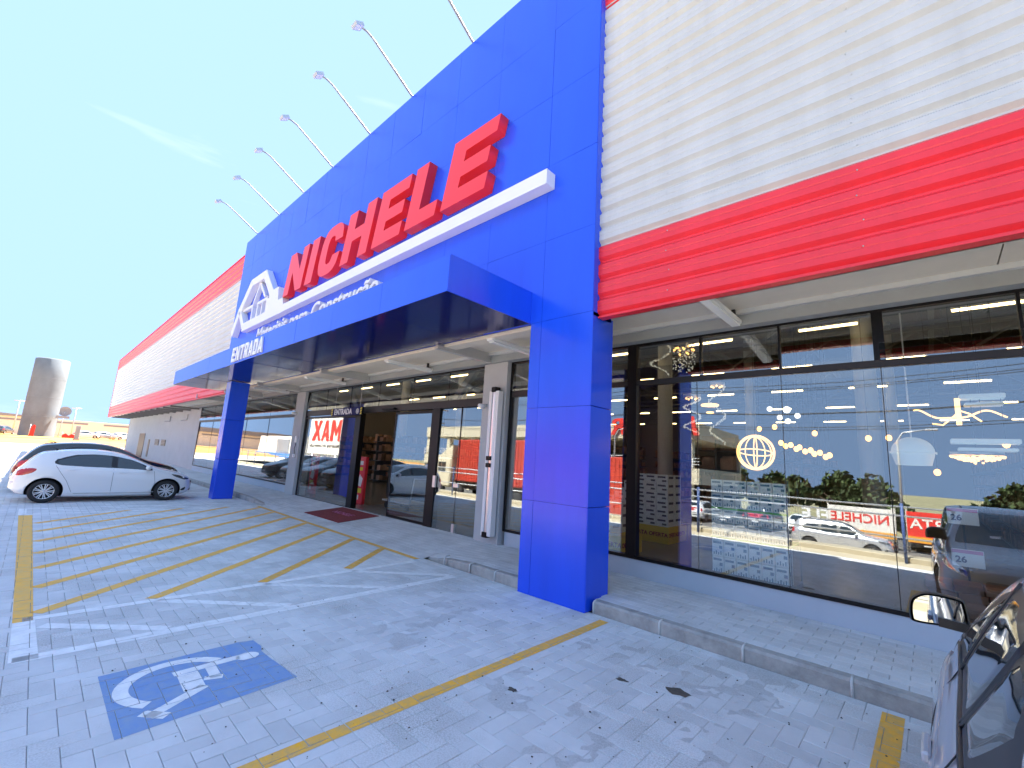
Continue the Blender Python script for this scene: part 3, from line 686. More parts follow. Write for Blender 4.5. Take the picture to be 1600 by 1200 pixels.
# open sliding leaf and closed pair
door = MB(); door.box(-10.12,6.34,0.12,-10.06,6.38,2.74).box(-8.48,6.34,0.12,-8.42,6.38,2.74).box(-10.06,6.34,0.12,-8.48,6.38,0.18).box(-10.06,6.34,2.68,-8.48,6.38,2.74)
sp('sliding_door', door, M['black']); pane(-10.06,0.18,-8.48,2.68,6.35,'door_glass', .009)
pane(-8.12,0.14,-7.40,2.74,6.27,'door_glass', .009); pane(-7.38,0.14,-6.64,2.74,6.27,'door_glass', .009)
b = MB(); b.box(-7.405,6.262,0.12,-7.375,6.285,2.76); sp('door_seal', b, M['black'])
b = MB(); b.bbox(-7.47,6.23,1.05,-7.31,6.262,1.13,0.006).box(-8.15,6.2,1.0,-8.06,6.24,1.25); sp('door_lock', b, M['alu'])
b = MB(); b.box(-7.44,6.24,0.12,-7.36,6.29,0.3); sp('door_patch', b, M['alu'])
b = MB(); b.bbox(-10.5,6.12,2.78,-9.9,6.22,2.84,0.02); sp('door_sensor', b, M['black'])
# left shop window
frame(-30.0,0.375,-16.25,0.42,d=0.12); frame(-30.0,2.76,-16.25,2.86,'charcoal',0.1); frame(-30.0,3.57,-16.25,3.61); frame(-30.0,0.42,-29.92,3.57); frame(-16.33,0.42,-16.25,3.57)
lx = [-29.92,-27.2,-24.5,-21.8,-19.05,-16.33]
for i in range(5):
    pane(lx[i]+.004,0.42,lx[i+1]-.004,2.76, tl=.009); pane(lx[i]+.004,2.86,lx[i+1]-.004,3.57, tl=0.09)
    if i: b = MB(); b.box(lx[i]-.006,6.25,0.42,lx[i]+.006,6.275,3.57); sp('glazing_joint', b, M['charcoal'])
# far plain wall with door and small vents
b = MB(); b.box(-57.8,6.26,-0.02,-30.0,6.5,3.60); sp('plain_wall', b, M['greywall'])
b = MB(); b.box(-57.8,6.26,-0.02,-57.6,30,3.60); sp('plain_wall', b, M['greywall'])
b = MB(); b.box(-50.0,6.235,0.05,-47.2,6.262,2.1); dr = sp('service_door', b, M['charcoal'])
b = MB(); b.box(-45.2,6.235,0.3,-44.6,6.262,1.65); sp('downpipe', b, M['charcoal'])
for xa in (-42.4,-40.0):
    b = MB(); b.box(xa,6.235,1.25,xa+1.5,6.262,1.68); o = sp('small_window', b, M['charcoal'])
    b = MB()
    for k in range(4): b.box(xa+0.05,6.215,1.29+k*0.1,xa+1.45,6.234,1.31+k*0.1)
    obj('louvre', b, M['greywall'], o)
for x in (-38,-33):
    b = MB(); b.tube([(x,6.2,3.3),(x,6.2,2.95),(x,5.9,2.9)], 0.03, 6); sp('wall_pipe', b, M['galv'])
for k in range(14):
    x = -58+k*2.1; b = MB(); b.box(x,4.9,3.50,x+0.08,6.25,3.60); sp('canopy_bracket', b, M['steel'])

# ---- folding grille case beside the doors
t = thing('grille_case', 'tall white aluminium case of a folded security grille in front of the grey pillar', 'security grille', (-6.12,6.0,0.28))
obj('outer_profile', MB().bbox(-0.14,-0.03,0.0,-0.06,0.10,2.72,0.006), M['white'], t)
obj('inner_profile', MB().bbox(0.02,-0.03,0.0,0.12,0.10,2.72,0.006), M['white'], t)
obj('middle_profile', MB().bbox(-0.05,-0.02,0.02,0.01,0.06,2.70,0.006), M['alu'], t)
obj('track_gap', MB().box(-0.058,-0.012,0.02,-0.052,0.08,2.70).box(0.012,-0.012,0.02,0.018,0.08,2.70), M['black'], t)
obj('end_cap', MB().bbox(-0.08,-0.045,2.70,0.04,0.10,2.80,0.01), M['black'], t); obj('end_cap', MB().bbox(-0.10,-0.045,-0.03,0.03,0.08,0.07,0.01), M['black'], t)
obj('latch', MB().bbox(-0.10,-0.06,1.25,0.03,-0.02,1.33,0.01).bbox(-0.10,-0.06,1.38,0.03,-0.02,1.46,0.01), M['black'], t)
for (x, z, lb) in ((-6.5,2.72,'small white camera beside the folded security grille'),(-16.0,2.85,'small white camera on the left grey pillar')):
    t = thing('security_camera', lb, 'camera', (x,6.13,z)); obj('body', MB().lathe([(0.001,-0.2),(0.045,-0.19),(0.05,-0.06),(0.03,-0.05),(0.001,-0.05)], (0,0,0), 'y', 12), M['white'], t); obj('mount', MB().tube([(0,0.0,0.04),(0,-0.08,0.02)], 0.02, 8), M['white'], t)
t = thing('intercom', 'white call box with curled cable on the left grey pillar', 'intercom', (-15.75,6.13,1.35))
obj('box', MB().bbox(-0.06,-0.06,0.5,0.06,0,0.72,0.01), M['white'], t); obj('handset', MB().bbox(-0.07,-0.07,0.0,0.05,0,0.12,0.02), M['white'], t)
obj('cable', MB().tube([(0,-0.03,0.1),(-0.04,-0.04,0.3),(0.02,-0.04,0.4),(0,-0.03,0.5)], 0.01, 6), M['black'], t)

# ------------------------------------------------------------------ signs
# big red letters
def L_(pts, sh=0.235, h=1.23): return [(x*1.0+y*h*sh, y*h) for x, y in pts]
s = 0.40
def shapeN(w): return [[(0,0),(s*.98,0),(s*.98,.52),(w-s*.98,0),(w,0),(w,1),(w-s*.95,1),(w-s*.95,.50),(s*.98,1),(0,1)]]
def shapeE(w): return [[(0,0),(w,0),(w,.23),(s,.23),(s,.39),(w*.93,.39),(w*.93,.61),(s,.61),(s,.77),(w,.77),(w,1),(0,1)]]
def shapeL(w): return [[(0,0),(w,0),(w,.24),(s,.24),(s,1),(0,1)]]
def shapeH(w): return [[(0,0),(s,0),(s,.40),(w-s,.40),(w-s,0),(w,0),(w,1),(w-s,1),(w-s,.63),(s,.63),(s,1),(0,1)]]
def shapeI(w): return [[(0,0),(w,0),(w,1),(0,1)]]
def shapeC(w):
    o = []; n = 40; e = 3.0
    def se(a, b, t): c, q = math.cos(t), math.sin(t); return (w/2+a*math.copysign(abs(c)**(2/e), c), .5+b*math.copysign(abs(q)**(2/e), q))
    t0 = math.radians(24)
    outer = [se(w/2, .515, t0+(2*PI-2*t0)*i/n) for i in range(n+1)]
    inner = [se(w/2-s*.98, .285, t0+(2*PI-2*t0)*i/n) for i in range(n+1)]
    outer[0] = (w, .64); outer[-1] = (w, .36); inner[0] = (w-s*.98+.0, .64); inner[-1] = (w-s*.98, .36)
    return [outer+inner[::-1]]
nich = thing('store_sign', 'thick red italic block letters across the top of the blue tower', 'sign', (-9.35,4.65,6.05))
for (fn, x0, x1) in ((shapeN,-13.72,-12.42),(shapeI,-12.18,-11.74),(shapeC,-11.46,-10.30),(shapeH,-10.10,-8.85),(shapeE,-8.62,-7.52),(shapeL,-7.34,-6.36),(shapeE,-6.18,-5.02)):
    me = curve_mesh([[(p[0]*1.023, p[1]*1.023) for p in L_(lp)] for lp in fn(x1-x0)], 0.19, 0.0)
    me.materials.append(M['redletter'])
    place(me, Matrix.Translation((x0*1.023, 4.55, 6.15)) @ RX)
    obj('letter', me, None, nich, world=True)
# white bar and house logo, one piece
logo = thing('house_logo', 'white relief outline of a house left of the red letters on the blue tower', 'sign', (-16.2,4.65,5.7))
def relief(polys, name, par, y0=4.35, y1=4.645, m='white_letter'):
    b = MB(); y0 += 0.10
    for k, p in enumerate(polys):
        p = [(q[0]*1.023, 1.7+(q[1]-1.7)*1.023) for q in p]
        if area(p) < 0: p = p[::-1]
        b.prism(p, y0+0.003*k, y1)
    return obj(name, b, M[m], par, world=True)
def S2(a, b, w_): return stroke(a, b, w_)
relief([S2((-18.5,5.62),(-17.95,6.45),0.30), S2((-18.0,6.38),(-16.95,7.30),0.32), [(-17.02,7.42),(-15.62,7.42),(-15.62,7.16),(-17.02,7.16)], S2((-15.70,7.32),(-14.72,6.38),0.30)], 'roof_outline', logo)
relief([S2((-17.9,6.40),(-17.25,5.72),0.22), [(-17.35,5.57),(-13.60,5.57),(-13.60,5.86),(-17.20,5.86)]], 'base_outline', logo)
relief([S2((-17.8,6.42),(-16.72,6.42),0.10), S2((-16.75,6.42),(-16.30,7.16),0.10), S2((-16.30,7.16),(-15.60,6.52),0.10), S2((-16.77,6.46),(-16.77,5.86),0.10)], 'gable', logo, 4.42)
relief([[(-16.20,6.42),(-15.22,6.42),(-15.22,6.33),(-16.20,6.33)], S2((-16.15,6.33),(-16.15,5.86),0.10), S2((-15.70,6.33),(-15.70,5.86),0.07), S2((-15.27,6.33),(-15.27,5.86),0.10)], 'window_outline', logo, 4.40)
relief([[(-15.15,5.863),(-13.62,5.863),(-13.72,6.05),(-14.10,6.05),(-14.18,6.50),(-14.95,6.50),(-14.95,6.30),(-15.15,6.30)]], 'stepped_block', logo, 4.36)
b = MB(); b.box(-13.905,4.45,5.665,-3.77,4.645,5.90); tag(obj('sign_bar', b, M['white_letter']), 'long white bar under the red letters on the blue tower', 'sign')
me = text_mesh('Materiais para Constru\u00e7\u00e3o', 0.64, 0.16, 0.012, 0.22, 1.0); me.materials.append(M['white_letter'])
xmax = max(v.co.x for v in me.vertices); place(me, Matrix.Translation((-16.1,4.555,5.06)) @ RX @ Matrix.Diagonal((7.75/xmax,.92,1,1)))
tag(obj('tagline_sign', me, None), 'white raised words on the blue tower just above the canopy edge', 'sign')
def bold(txt, h, w_, sp_=0.22, st_=0.30):
    t = st_*w_; loops = []; x = 0; res = []
    for ch in txt:
        if ch == 'E': lp = [[(0,0),(w_,0),(w_,.2),(t,.2),(t,.4),(w_*.88,.4),(w_*.88,.6),(t,.6),(t,.8),(w_,.8),(w_,1),(0,1)]]
        elif ch == 'N': lp = [[(0,0),(t,0),(t,.58),(w_-t,0),(w_,0),(w_,1),(w_-t,1),(w_-t,.42),(t,1),(0,1)]]
        elif ch == 'T': lp = [[(w_/2-t/2,0),(w_/2+t/2,0),(w_/2+t/2,.8),(w_,.8),(w_,1),(0,1),(0,.8),(w_/2-t/2,.8)]]
        elif ch == 'R': lp = [[(0,0),(t,0),(t,.38),(w_*.45,.38),(w_-t,0),(w_*1.03,0),(w_*.74,.44),(w_,.58),(w_,.88),(w_*.85,1),(0,1)], [(t,.55),(t,.83),(w_*.66,.83),(w_*.70,.69),(w_*.66,.55)]]
        elif ch == 'A': lp = [[(0,0),(t*.95,0),(w_*.34,.2),(w_*.66,.2),(w_-t*.95,0),(w_,0),(w_*.66,1),(w_*.34,1)], [(w_*.40,.38),(w_*.5,.78),(w_*.60,.38)]]
        elif ch == 'D': lp = [[(0,0),(w_*.78,0),(w_,.18),(w_,.82),(w_*.78,1),(0,1)], [(t,.2),(t,.8),(w_-t*1.1,.8),(w_-t,.72),(w_-t,.28),(w_-t*1.1,.2)]]
        elif ch == 'M': lp = [[(0,0),(t*.8,0),(t*.8,.6),(w_/2,.2),(w_-t*.8,.6),(w_-t*.8,0),(w_,0),(w_,1),(w_-t*.8,1),(w_/2,.52),(t*.8,1),(0,1)]]
        elif ch == 'X': lp = [[(0,0),(t,0),(w_/2,.36),(w_-t,0),(w_,0),(w_*.64,.5),(w_,1),(w_-t,1),(w_/2,.64),(t,1),(0,1),(w_*.36,.5)]]
        res.append([[(x+a, c*h) for a, c in l] for l in lp]); x += w_*(1+sp_)
    return res
ent = thing('entrance_lettering', 'white capital letters on the front of the blue canopy at its left end', 'sign', (-11.6,3.11,3.7))
for lp in bold('ENTRADA', 0.36, 0.265, 0.22):
    me = curve_mesh([[(p[0]+p[1]*0.05, p[1]) for p in l] for l in lp], 0.03); me.materials.append(M['white_letter'])
    place(me, Matrix.Translation((-12.72,3.092,3.705)) @ RX); obj('letter', me, None, ent, world=True)
# hanging entrance sign
t = thing('hanging_sign', 'navy sign board hanging on a wire over the open entrance door', 'sign', (-12.15,6.02,2.78))
obj('board', MB().bbox(-0.86,-0.03,-0.10,0.78,0.03,0.115,0.004), M['sign_navy'], t)
obj('hanger', MB().tube([(-0.80,0,0.115),(-0.80,0,0.96)], 0.006, 6).tube([(0.70,0,0.115),(0.70,0,0.96)], 0.006, 6), M['galv'], t)
me = text_mesh('ENTRADA', 0.235, 0.008, 0.002); me.materials.append(M['white']); place(me, Matrix.Translation((-0.75,-0.036,-0.075)) @ RX); obj('lettering', me, None, t)
obj('arrow_ring', MB().lathe([(0.055,-0.034),(0.055,-0.038),(0.072,-0.038),(0.072,-0.034)], (0.64,0,0.0), 'y', 20), M['white'], t)
obj('arrow', MB().prism([(0.64,-0.04),(0.67,0.0),(0.65,0.0),(0.65,0.04),(0.63,0.04),(0.63,0.0),(0.61,0.0)], -0.038, -0.034), M['white'], t)
b = MB()
for xx in (-0.95, 0.79):
    for k in range(3): b.add([(xx,-0.032,-0.10+k*0.07),(xx+0.08,-0.032,-0.07+k*0.07),(xx+0.08,-0.032,-0.035+k*0.07),(xx,-0.032,-0.065+k*0.07)], [(0,1,2,3)])
obj('hazard_stripe', b, M['hazard'], t); obj('end_plate', MB().box(-0.95,-0.031,-0.10,-0.862,0.03,0.115).box(0.782,-0.031,-0.10,0.87,0.03,0.115), M['black'], t)
# doormat
t = thing('doormat', 'dark red doormat with faint lettering in front of the entrance', 'doormat', (-11.05,5.62,0.085))
b = MB(); z = lambda x, y: walk_h(x-11.05, y+5.62)-0.085
q = [(-0.95,-0.52),(0.95,-0.52),(0.95,0.52),(-0.95,0.52)]
b.add([(x,y,z(x,y)+0.003) for x, y in q]+[(x*.995,y*.99,z(x,y)+0.016) for x, y in q], [(0,3,2,1),(4,5,6,7),(0,1,5,4),(1,2,6,5),(2,3,7,6),(3,0,4,7)]); obj('rug', b, M['mat_red'], t)
me = text_mesh('NICHELE', 0.24, 0.001, 0.003, align='CENTER'); me.materials.append(M['pinkprint']); place(me, Matrix.Translation((0,-0.02,z(0,0)+0.0185)) @ Matrix.Rotation(math.atan(0.13/1.45), 4, 'X')); obj('lettering', me, None, t)

# ------------------------------------------------------------------ roof floodlights
names = ['farthest left','second from the left','third from the left','fourth from the left','fifth from the left','sixth from the left','nearest, at the top edge of the photo']
for i, x in enumerate((-18.57,-16.34,-14.2,-12.15,-10.03,-8.13,-6.04)):
    t = thing('floodlight', 'slim arm floodlight on the blue tower, '+names[i], 'floodlight', (x,4.70,9.775), 0, 'floodlights along the tower top')
    obj('arm', MB().tube([(0,0.06,0.0),(0,-0.10,0.08),(0,-0.55,0.36),(0,-1.12,0.70),(0,-1.26,0.745),(0,-1.36,0.745)], [0.024]*3+[0.020]*3, 8), M['armgrey'], t)
    obj('base_plate', MB().box(-0.06,0.0,-0.002,0.06,0.12,0.012), M['galv'], t)
    h = obj('lamp_head', MB().obox((0,-1.46,0.71), (0.10,0,0), (0,0.08,0.05), (0,-0.018,0.03)), M['galv'], t)
    obj('lens', MB().obox((0,-1.447,0.683), (0.085,0,0), (0,0.065,0.041), (0,-0.003,0.005)), M['lens'], h)
    obj('bracket', MB().tube([(-0.1,-1.42,0.745),(0,-1.36,0.765),(0.1,-1.42,0.745)], 0.008, 6), M['galv'], h)

# ------------------------------------------------------------------ shop interior
b = MB()
for k in range(9): y = 8+k*5.0; b.box(-29.9,y-0.06,7.6,10.3,y+0.06,7.75).box(-29.9,y-0.06,6.5,10.3,y+0.06,6.6)
for k in range(9):
    y = 8+k*5.0; x = -29.5; i = 0
    while x < 10:
        z0, z1 = (6.6, 7.6) if i % 2 == 0 else (7.6, 6.6)
        b.obox(((x+x+1.4)/2, y, 7.1), ((1.4)/2, 0, (z1-z0)/2), (0, 0.03, 0), (-0.03, 0, 0.04)); x += 1.4; i += 1
for k in range(10): x = -29+k*4.2; b.box(x-0.08,6.6,7.8,x+0.08,47.9,8.1)
sp('roof_truss', b, M['steel'])
b = MB(); b.add([(x_, y_, 8.5+0.05*math.sin(i_*PI)) for i_, (x_, y_) in enumerate(((-29.9,6.5),(10.3,6.5),(10.3,48),(-29.9,48)))], [(3,2,1,0)]); sp('shop_ceiling', b, M['ceil'])
for x in (-22.3,-17.2,-6.5,-1.1,4.0):
    for y in ((7.15,) if x in (-6.5,) else ())+(14.5, 24.5):
        b = MB(); b.lathe([(0.24,0.128),(0.24,8.5)], (x,y,0), 'z', 20); sp('round_column', b, M['white_sheet'])
b = MB(); b.obox((-8.1,6.9,3.4), (0.75,0,0.75), (0,0.05,0), (-0.06,0,0.06)).obox((-13.6,6.9,3.4), (0.75,0,-0.75), (0,0.05,0), (0.06,0,0.06)).obox((-18.6,6.9,3.5), (0.6,0,-0.6), (0,0.05,0), (0.06,0,0.06)); sp('brace', b, M['steel'])
tube0 = None; cnt = 0
rws = ['row nearest the glass','second row from the glass','third row from the glass','fourth row from the glass','fifth row from the glass','rearmost row']
ORD = ['first','second','third','fourth','fifth','sixth','seventh','eighth','ninth','tenth','eleventh','twelfth','thirteenth']
for r_, y in enumerate((9.3, 13.4, 18.0, 23.2, 29.5, 37.0)):
    for c2 in range(13):
        x = 8.2-c2*2.9-(r_ % 2)*1.2
        lb = '%s tube light from the right in the %s' % (ORD[c2], rws[r_])
        if tube0 is None:
            tube0 = thing('tube_light', lb, 'tube light', (x,y,5.5), 0, 'tube lights hanging in the store')
            obj('tube', MB().tube([(-0.62,0,0),(0.62,0,0)], 0.028, 8), M['tube'], tube0)
            obj('housing', MB().box(-0.64,-0.035,0.031,0.64,0.035,0.075), M['white'], tube0)
            obj('hanger', MB().tube([(-0.5,0,0.075),(-0.5,0,2.95)], 0.006, 4).tube([(0.5,0,0.075),(0.5,0,2.95)], 0.006, 4), M['steel'], tube0)
        else: copy_tree(tube0, (x,y,5.5), 0, lb)

# boxed goods display just behind the glass
disp = thing('display_shelf', 'display shelf with green edged shelves and dark plinth behind the glass', 'shelf', (-1.82,6.98,0.128))
obj('plinth', MB().bbox(-0.52,-0.30,0,0.46,0.30,0.20,0.01), M['shelfdark'], disp)
for z in (0.52+0.145, 1.06): obj('shelf', MB().box(-0.50,-0.30,z,0.44,0.30,z+0.022), M['green'], disp)
obj('price_label', MB().box(0.22,-0.304,0.07,0.34,-0.301,0.11), M['white'], disp)
b = MB()
for x in (-0.505,0.44):
    for y in (-0.28,0.27): b.box(x,y,0.2,x+0.015,y+0.015,1.5)
obj('upright', b, M['shelfdark'], disp)
box0 = None
tiers = ['bottom tier','middle tier','top tier']
for ti, z0 in enumerate((0.128+0.202, 0.128+0.69, 0.128+1.085)):
    for rw in range(2):
        for c2 in range(6):
            x = -2.32+0.075+c2*0.155; z = z0+rw*0.225
            hh = 0.222 if ti == 0 else 0.185
            if ti: z = z0+rw*0.19
            lb = '%s carton from the left, %s layer, %s of the display shelf' % (ORD[c2], ('lower','upper')[rw], tiers[ti])
            if box0 is None:
                box0 = thing('carton', lb, 'carton', (x,6.80,z), 0, 'cartons on the display shelf')
                obj('box', MB().bbox(-0.074,-0.11,0,0.074,0.11,0.22,0.003), M['carton'], box0)
                pb = MB(); pb.add([(-0.06,-0.1115,0.165),(0.05,-0.1115,0.165),(0.05,-0.1115,0.195),(-0.06,-0.1115,0.195)], [(0,1,2,3)])
                for q in range(4): pb.add([(-0.055+q*0.03,-0.1115,0.02),(-0.04+q*0.03,-0.1115,0.02),(-0.04+q*0.03,-0.1115,0.05+0.02*(q%2)),(-0.055+q*0.03,-0.1115,0.05+0.02*(q%2))], [(0,1,2,3)])
                pb.add([(0.0745,-0.08,0.12),(0.0745,0.06,0.12),(0.0745,0.06,0.17),(0.0745,-0.08,0.17)], [(0,1,2,3)])
                pb.add([(0.02,-0.1115,0.10),(0.06,-0.1115,0.10),(0.06,-0.1115,0.14),(0.02,-0.1115,0.14)], [(0,1,2,3)])
                obj('print', pb, M['cartonblue'], box0, fix=False); bh = box0
            else: copy_tree(box0, (x+(rnd()-.5)*.004,6.80+(rnd()-.5)*.01,z), 0, lb, scale=(1,1,hh/0.222))
# offer pallets with pyramids of cartons
carton2 = None; kk = 0
def offer(x, y, w_, d_, lab, rowsn, tw):
    global carton2
    t = thing('offer_pallet', lab, 'display stand', (x,y,0.128))
    obj('base', MB().bbox(-w_/2,-d_/2,0,w_/2,d_/2,0.34,0.006), M['offer'], t)
    n = max(1, int(w_/0.42))
    for i in range(n):
        me = text_mesh('OFERTA', 0.115, 0.002, 0.003, align='CENTER'); me.materials.append(M['offer_txt']); place(me, Matrix.Translation((-w_/2+(i+.5)*w_/n,-d_/2-0.003,0.14)) @ RX); obj('lettering', me, None, t)
    for i in range(max(1, int(d_/0.42))):
        me = text_mesh('OFERTA', 0.115, 0.002, 0.003, align='CENTER'); me.materials.append(M['offer_txt'])
        place(me, Matrix.Translation((w_/2+0.003,-d_/2+(i+.5)*0.42,0.14)) @ Matrix.Rotation(PI/2, 4, 'Z') @ RX); obj('lettering', me, None, t)
    bw = 0.26
    for k in range(rowsn):
        m_ = max(2, int((w_-0.06)/bw)-(k if rowsn > 3 else 0))
        for i in range(m_):
            for jj in range(2 if d_ > 0.7 else 1):
                cxx = x+w_/2-0.03-bw*(i+.5) if rowsn > 3 else x-w_/2+0.03+bw*(i+.5)
                cyy = y-d_/2+0.20+jj*0.36
                lb = '%s carton of the %s layer up, %s row, on the %s' % (ORD[i], ORD[k], ('front','rear')[jj], tw)
                loc = (cxx, cyy, 0.128+0.342+k*0.182)
                if carton2 is None:
                    carton2 = thing('carton', lb, 'carton', loc, 0, 'cartons stacked on the yellow offer pallets')
                    obj('box', MB().bbox(-0.127,-0.17,0,0.127,0.17,0.18,0.004), M['carton'], carton2)
                    obj('print', MB().add([(-0.10,-0.1715,0.11),(0.08,-0.1715,0.11),(0.08,-0.1715,0.15),(-0.10,-0.1715,0.15)], [(0,1,2,3)]).add([(0.1285,-0.12,0.10),(0.1285,0.12,0.10),(0.1285,0.12,0.15),(0.1285,-0.12,0.15)], [(0,1,2,3)]).add([(0.0,-0.1715,0.03),(0.10,-0.1715,0.03),(0.10,-0.1715,0.07),(0.0,-0.1715,0.07)], [(0,1,2,3)]), M['shelfdark'], carton2, fix=False)
                else: copy_tree(carton2, loc, (rnd()-.5)*0.06, lb)
offer(-4.75, 7.75, 1.3, 0.75, 'yellow offer pallet with cartons just behind the glass at the blue column', 3, 'pallet by the column')
offer(-5.3, 9.9, 2.3, 0.95, 'yellow offer pallet with a tall carton pyramid deeper in the store', 6, 'deep pallet')
# red totems
for (x, lb) in ((-12.72,'red promotional totem standing in the open entrance'),(-16.2+0.1,'red promotional totem behind the left door glass')):
    t = thing('totem', lb, 'display stand', (x,7.0,0.128)); obj('panel', MB().bbox(-0.24,-0.05,0,0.24,0.05,1.40,0.01), M['red'], t)
    obj('print', MB().add([(-0.15,-0.053,1.15),(0.12,-0.053,1.15),(0.12,-0.053,1.27),(-0.15,-0.053,1.27)], [(0,1,2,3)]).add([(-0.16,-0.053,0.55),(0.1,-0.053,0.5),(0.17,-0.053,0.75),(-0.02,-0.053,0.88)], [(0,1,2,3)]).add([(-0.15,-0.053,0.12),(0.02,-0.053,0.12),(0.02,-0.053,0.26),(-0.15,-0.053,0.26)], [(0,1,2,3)]), M['white'], t, fix=False)
    obj('price_panel', MB().add([(-0.14,-0.053,0.32),(0.15,-0.053,0.32),(0.15,-0.053,0.46),(-0.14,-0.053,0.46)], [(0,1,2,3)]).add([(-0.14,-0.053,0.98),(0.12,-0.053,0.98),(0.12,-0.053,1.08),(-0.14,-0.053,1.08)], [(0,1,2,3)]), M['hazard'], t, fix=False)
# flat trolley
t = thing('flat_trolley', 'low flat goods trolley parked just inside the open door', 'trolley', (-11.0,7.5,0.128))
obj('deck', MB().bbox(-0.75,-0.32,0.20,0.6,0.32,0.24,0.01), M['galv'], t)
obj('handle', MB().tube([(0.6,-0.28,0.22),(0.72,-0.28,0.9),(0.72,0.28,0.9),(0.6,0.28,0.22)], 0.018, 8), M['galv'], t)
for (x, y) in ((-0.6,-0.25),(0.45,-0.25),(-0.6,0.25),(0.45,0.25)): obj('wheel', MB().lathe([(0.001,-0.02),(0.08,-0.02),(0.08,0.02),(0.001,0.02)], (x,y,0.085), 'y', 12), M['tyre'], t)
# checkout counter and gondola shelves deeper in
t = thing('counter', 'dark sales counter facing the open entrance', 'counter', (-14.2,10.2,0.128)); obj('body', MB().bbox(-1.6,-0.4,0,1.6,0.4,1.0,0.02), M['black'], t); obj('top', MB().bbox(-1.65,-0.45,1.001,1.65,0.45,1.05,0.01), M['charcoal'], t)
gd0 = None
where = ['far left aisle','left aisle','middle left aisle','middle aisle','middle right aisle','right aisle','far right aisle']
for i, x in enumerate((-27.5,-21.5,-15.8,-10.5,-4.2,1.8,7.0)):
    for j, y in enumerate((16.5, 27.0)):
        lb = 'tall shelf unit filled with goods, %s, %s' % (where[i], ('front block','rear block')[j])
        if gd0 is None:
            gd0 = thing('gondola_shelf', lb, 'shelf', (x,y,0.128), 0, 'shelf units inside the store')
            obj('back_panel', MB().box(-0.02,-4,0,0.02,4,2.4), M['shelfdark'], gd0)
            for q in range(5): obj('shelf', MB().box(-0.45,-4,0.1+q*0.5,0.45,4,0.13+q*0.5), M['shelfdark'], gd0)
            b = MB()
            for q in range(5):
                for sx in (-1, 1):
                    y_ = -3.9
                    while y_ < 3.8:
                        wd = 0.12+0.25*rnd(); hh = 0.15+0.27*rnd(); b.box(sx*0.24-0.16,y_,0.132+q*0.5,sx*0.24+0.16,y_+wd*.93,0.132+q*0.5+hh); y_ += wd
            o = obj('goods', b, M['goods1'], gd0, fix=False); o['kind'] = 'stuff'
        else: copy_tree(gd0, (x,y,0.128), 0, lb)

# lamps on show (over the display)
def wire(t, z, top=2.6): obj('cord', MB().tube([(0,0,z),(0,0,z+top)], 0.004, 5), M['black'], t)
t = thing('ring_chandelier', 'glowing round orbit chandelier of crossed rings above the cartons', 'chandelier', (-2.07,8.0,2.04))
ringp = lambda r, rot: [rot @ Vector((r*math.cos(2*PI*i/36), 0, r*math.sin(2*PI*i/36))) for i in range(37)]
obj('outer_ring', MB().tube(ringp(0.27, Matrix.Identity(3)), 0.016, 8, False), M['gold'], t)
for k, a in enumerate((70, 40, 110)): obj('inner_ring', MB().tube([Vector((p.x, p.y*1.0, p.z)) for p in ringp(0.25, Matrix.Rotation(math.radians(a), 3, 'Z'))], 0.008, 6, False), M['gold'], t)
obj('inner_ring', MB().tube(ringp(0.25, Matrix.Rotation(math.radians(80), 3, 'X')), 0.009, 6, False), M['gold'], t); wire(t, 0.27)
t = thing('halo_lamp', 'small glowing double halo pendant left of the orbit chandelier', 'pendant lamp', (-2.77,8.0,2.84))
obj('halo', MB().tube([(0.13*math.cos(2*PI*i/24),0.13*math.sin(2*PI*i/24),0) for i in range(25)], 0.018, 8, False), M['gold'], t)
obj('halo', MB().tube([(0.05*math.cos(2*PI*i/24),0.05*math.sin(2*PI*i/24),-0.13) for i in range(25)], 0.014, 8, False), M['gold'], t); wire(t, 0)
def spiral(x, y, z, h, r, lb):
    t = thing('spiral_chandelier', lb, 'chandelier', (x,y,z)); b = MB()
    for i in range(150):
        u = i/150; a = u*4*PI; b.sphere((r*math.cos(a)+(rnd()-.5)*.03, r*math.sin(a)+(rnd()-.5)*.03, -u*h+(rnd()-.5)*.03), 0.013, 6)
    o = obj('crystals', b, M['crystal'], t, fix=False); o['kind'] = 'stuff'
    obj('ceiling_plate', MB().lathe([(0.001,0.05),(r*1.1,0.05),(r*1.1,0.0),(0.001,0.0)], (0,0,0), 'z', 20), M['alu'], t)
    b = MB()
    for k in range(5): b.sphere((r*.7*math.cos(k*1.26), r*.7*math.sin(k*1.26), -0.03), 0.022, 8)
    obj('bulb', b, M['gold'], t, fix=False)
spiral(-3.68,8.0,4.55,1.1,0.18,'spiral crystal chandelier hanging beside the black window mullion')
spiral(-3.20,8.3,3.05,0.7,0.14,'short crystal spiral right of the window mullion')
spiral(-2.85,8.6,3.30,1.1,0.13,'long thin crystal spiral left of the glowing orbit chandelier')
spiral(-5.15,8.0,4.4,1.1,0.14,'crystal spiral seen through the pane beside the blue column')
t = thing('crystal_basket', 'round crystal chandelier with warm bulbs under the upper pane', 'chandelier', (-3.22,8.0,4.05)); b = MB(); b2 = MB()
for i in range(140): a = rnd()*2*PI; r = 0.2*math.sqrt(rnd()); b.sphere((r*math.cos(a), r*math.sin(a), -0.05-rnd()*0.5), 0.013, 6)
for i in range(14): a = rnd()*2*PI; r = 0.2*math.sqrt(rnd()); b2.sphere((r*math.cos(a), r*math.sin(a), -0.05-rnd()*0.2), 0.02, 8)
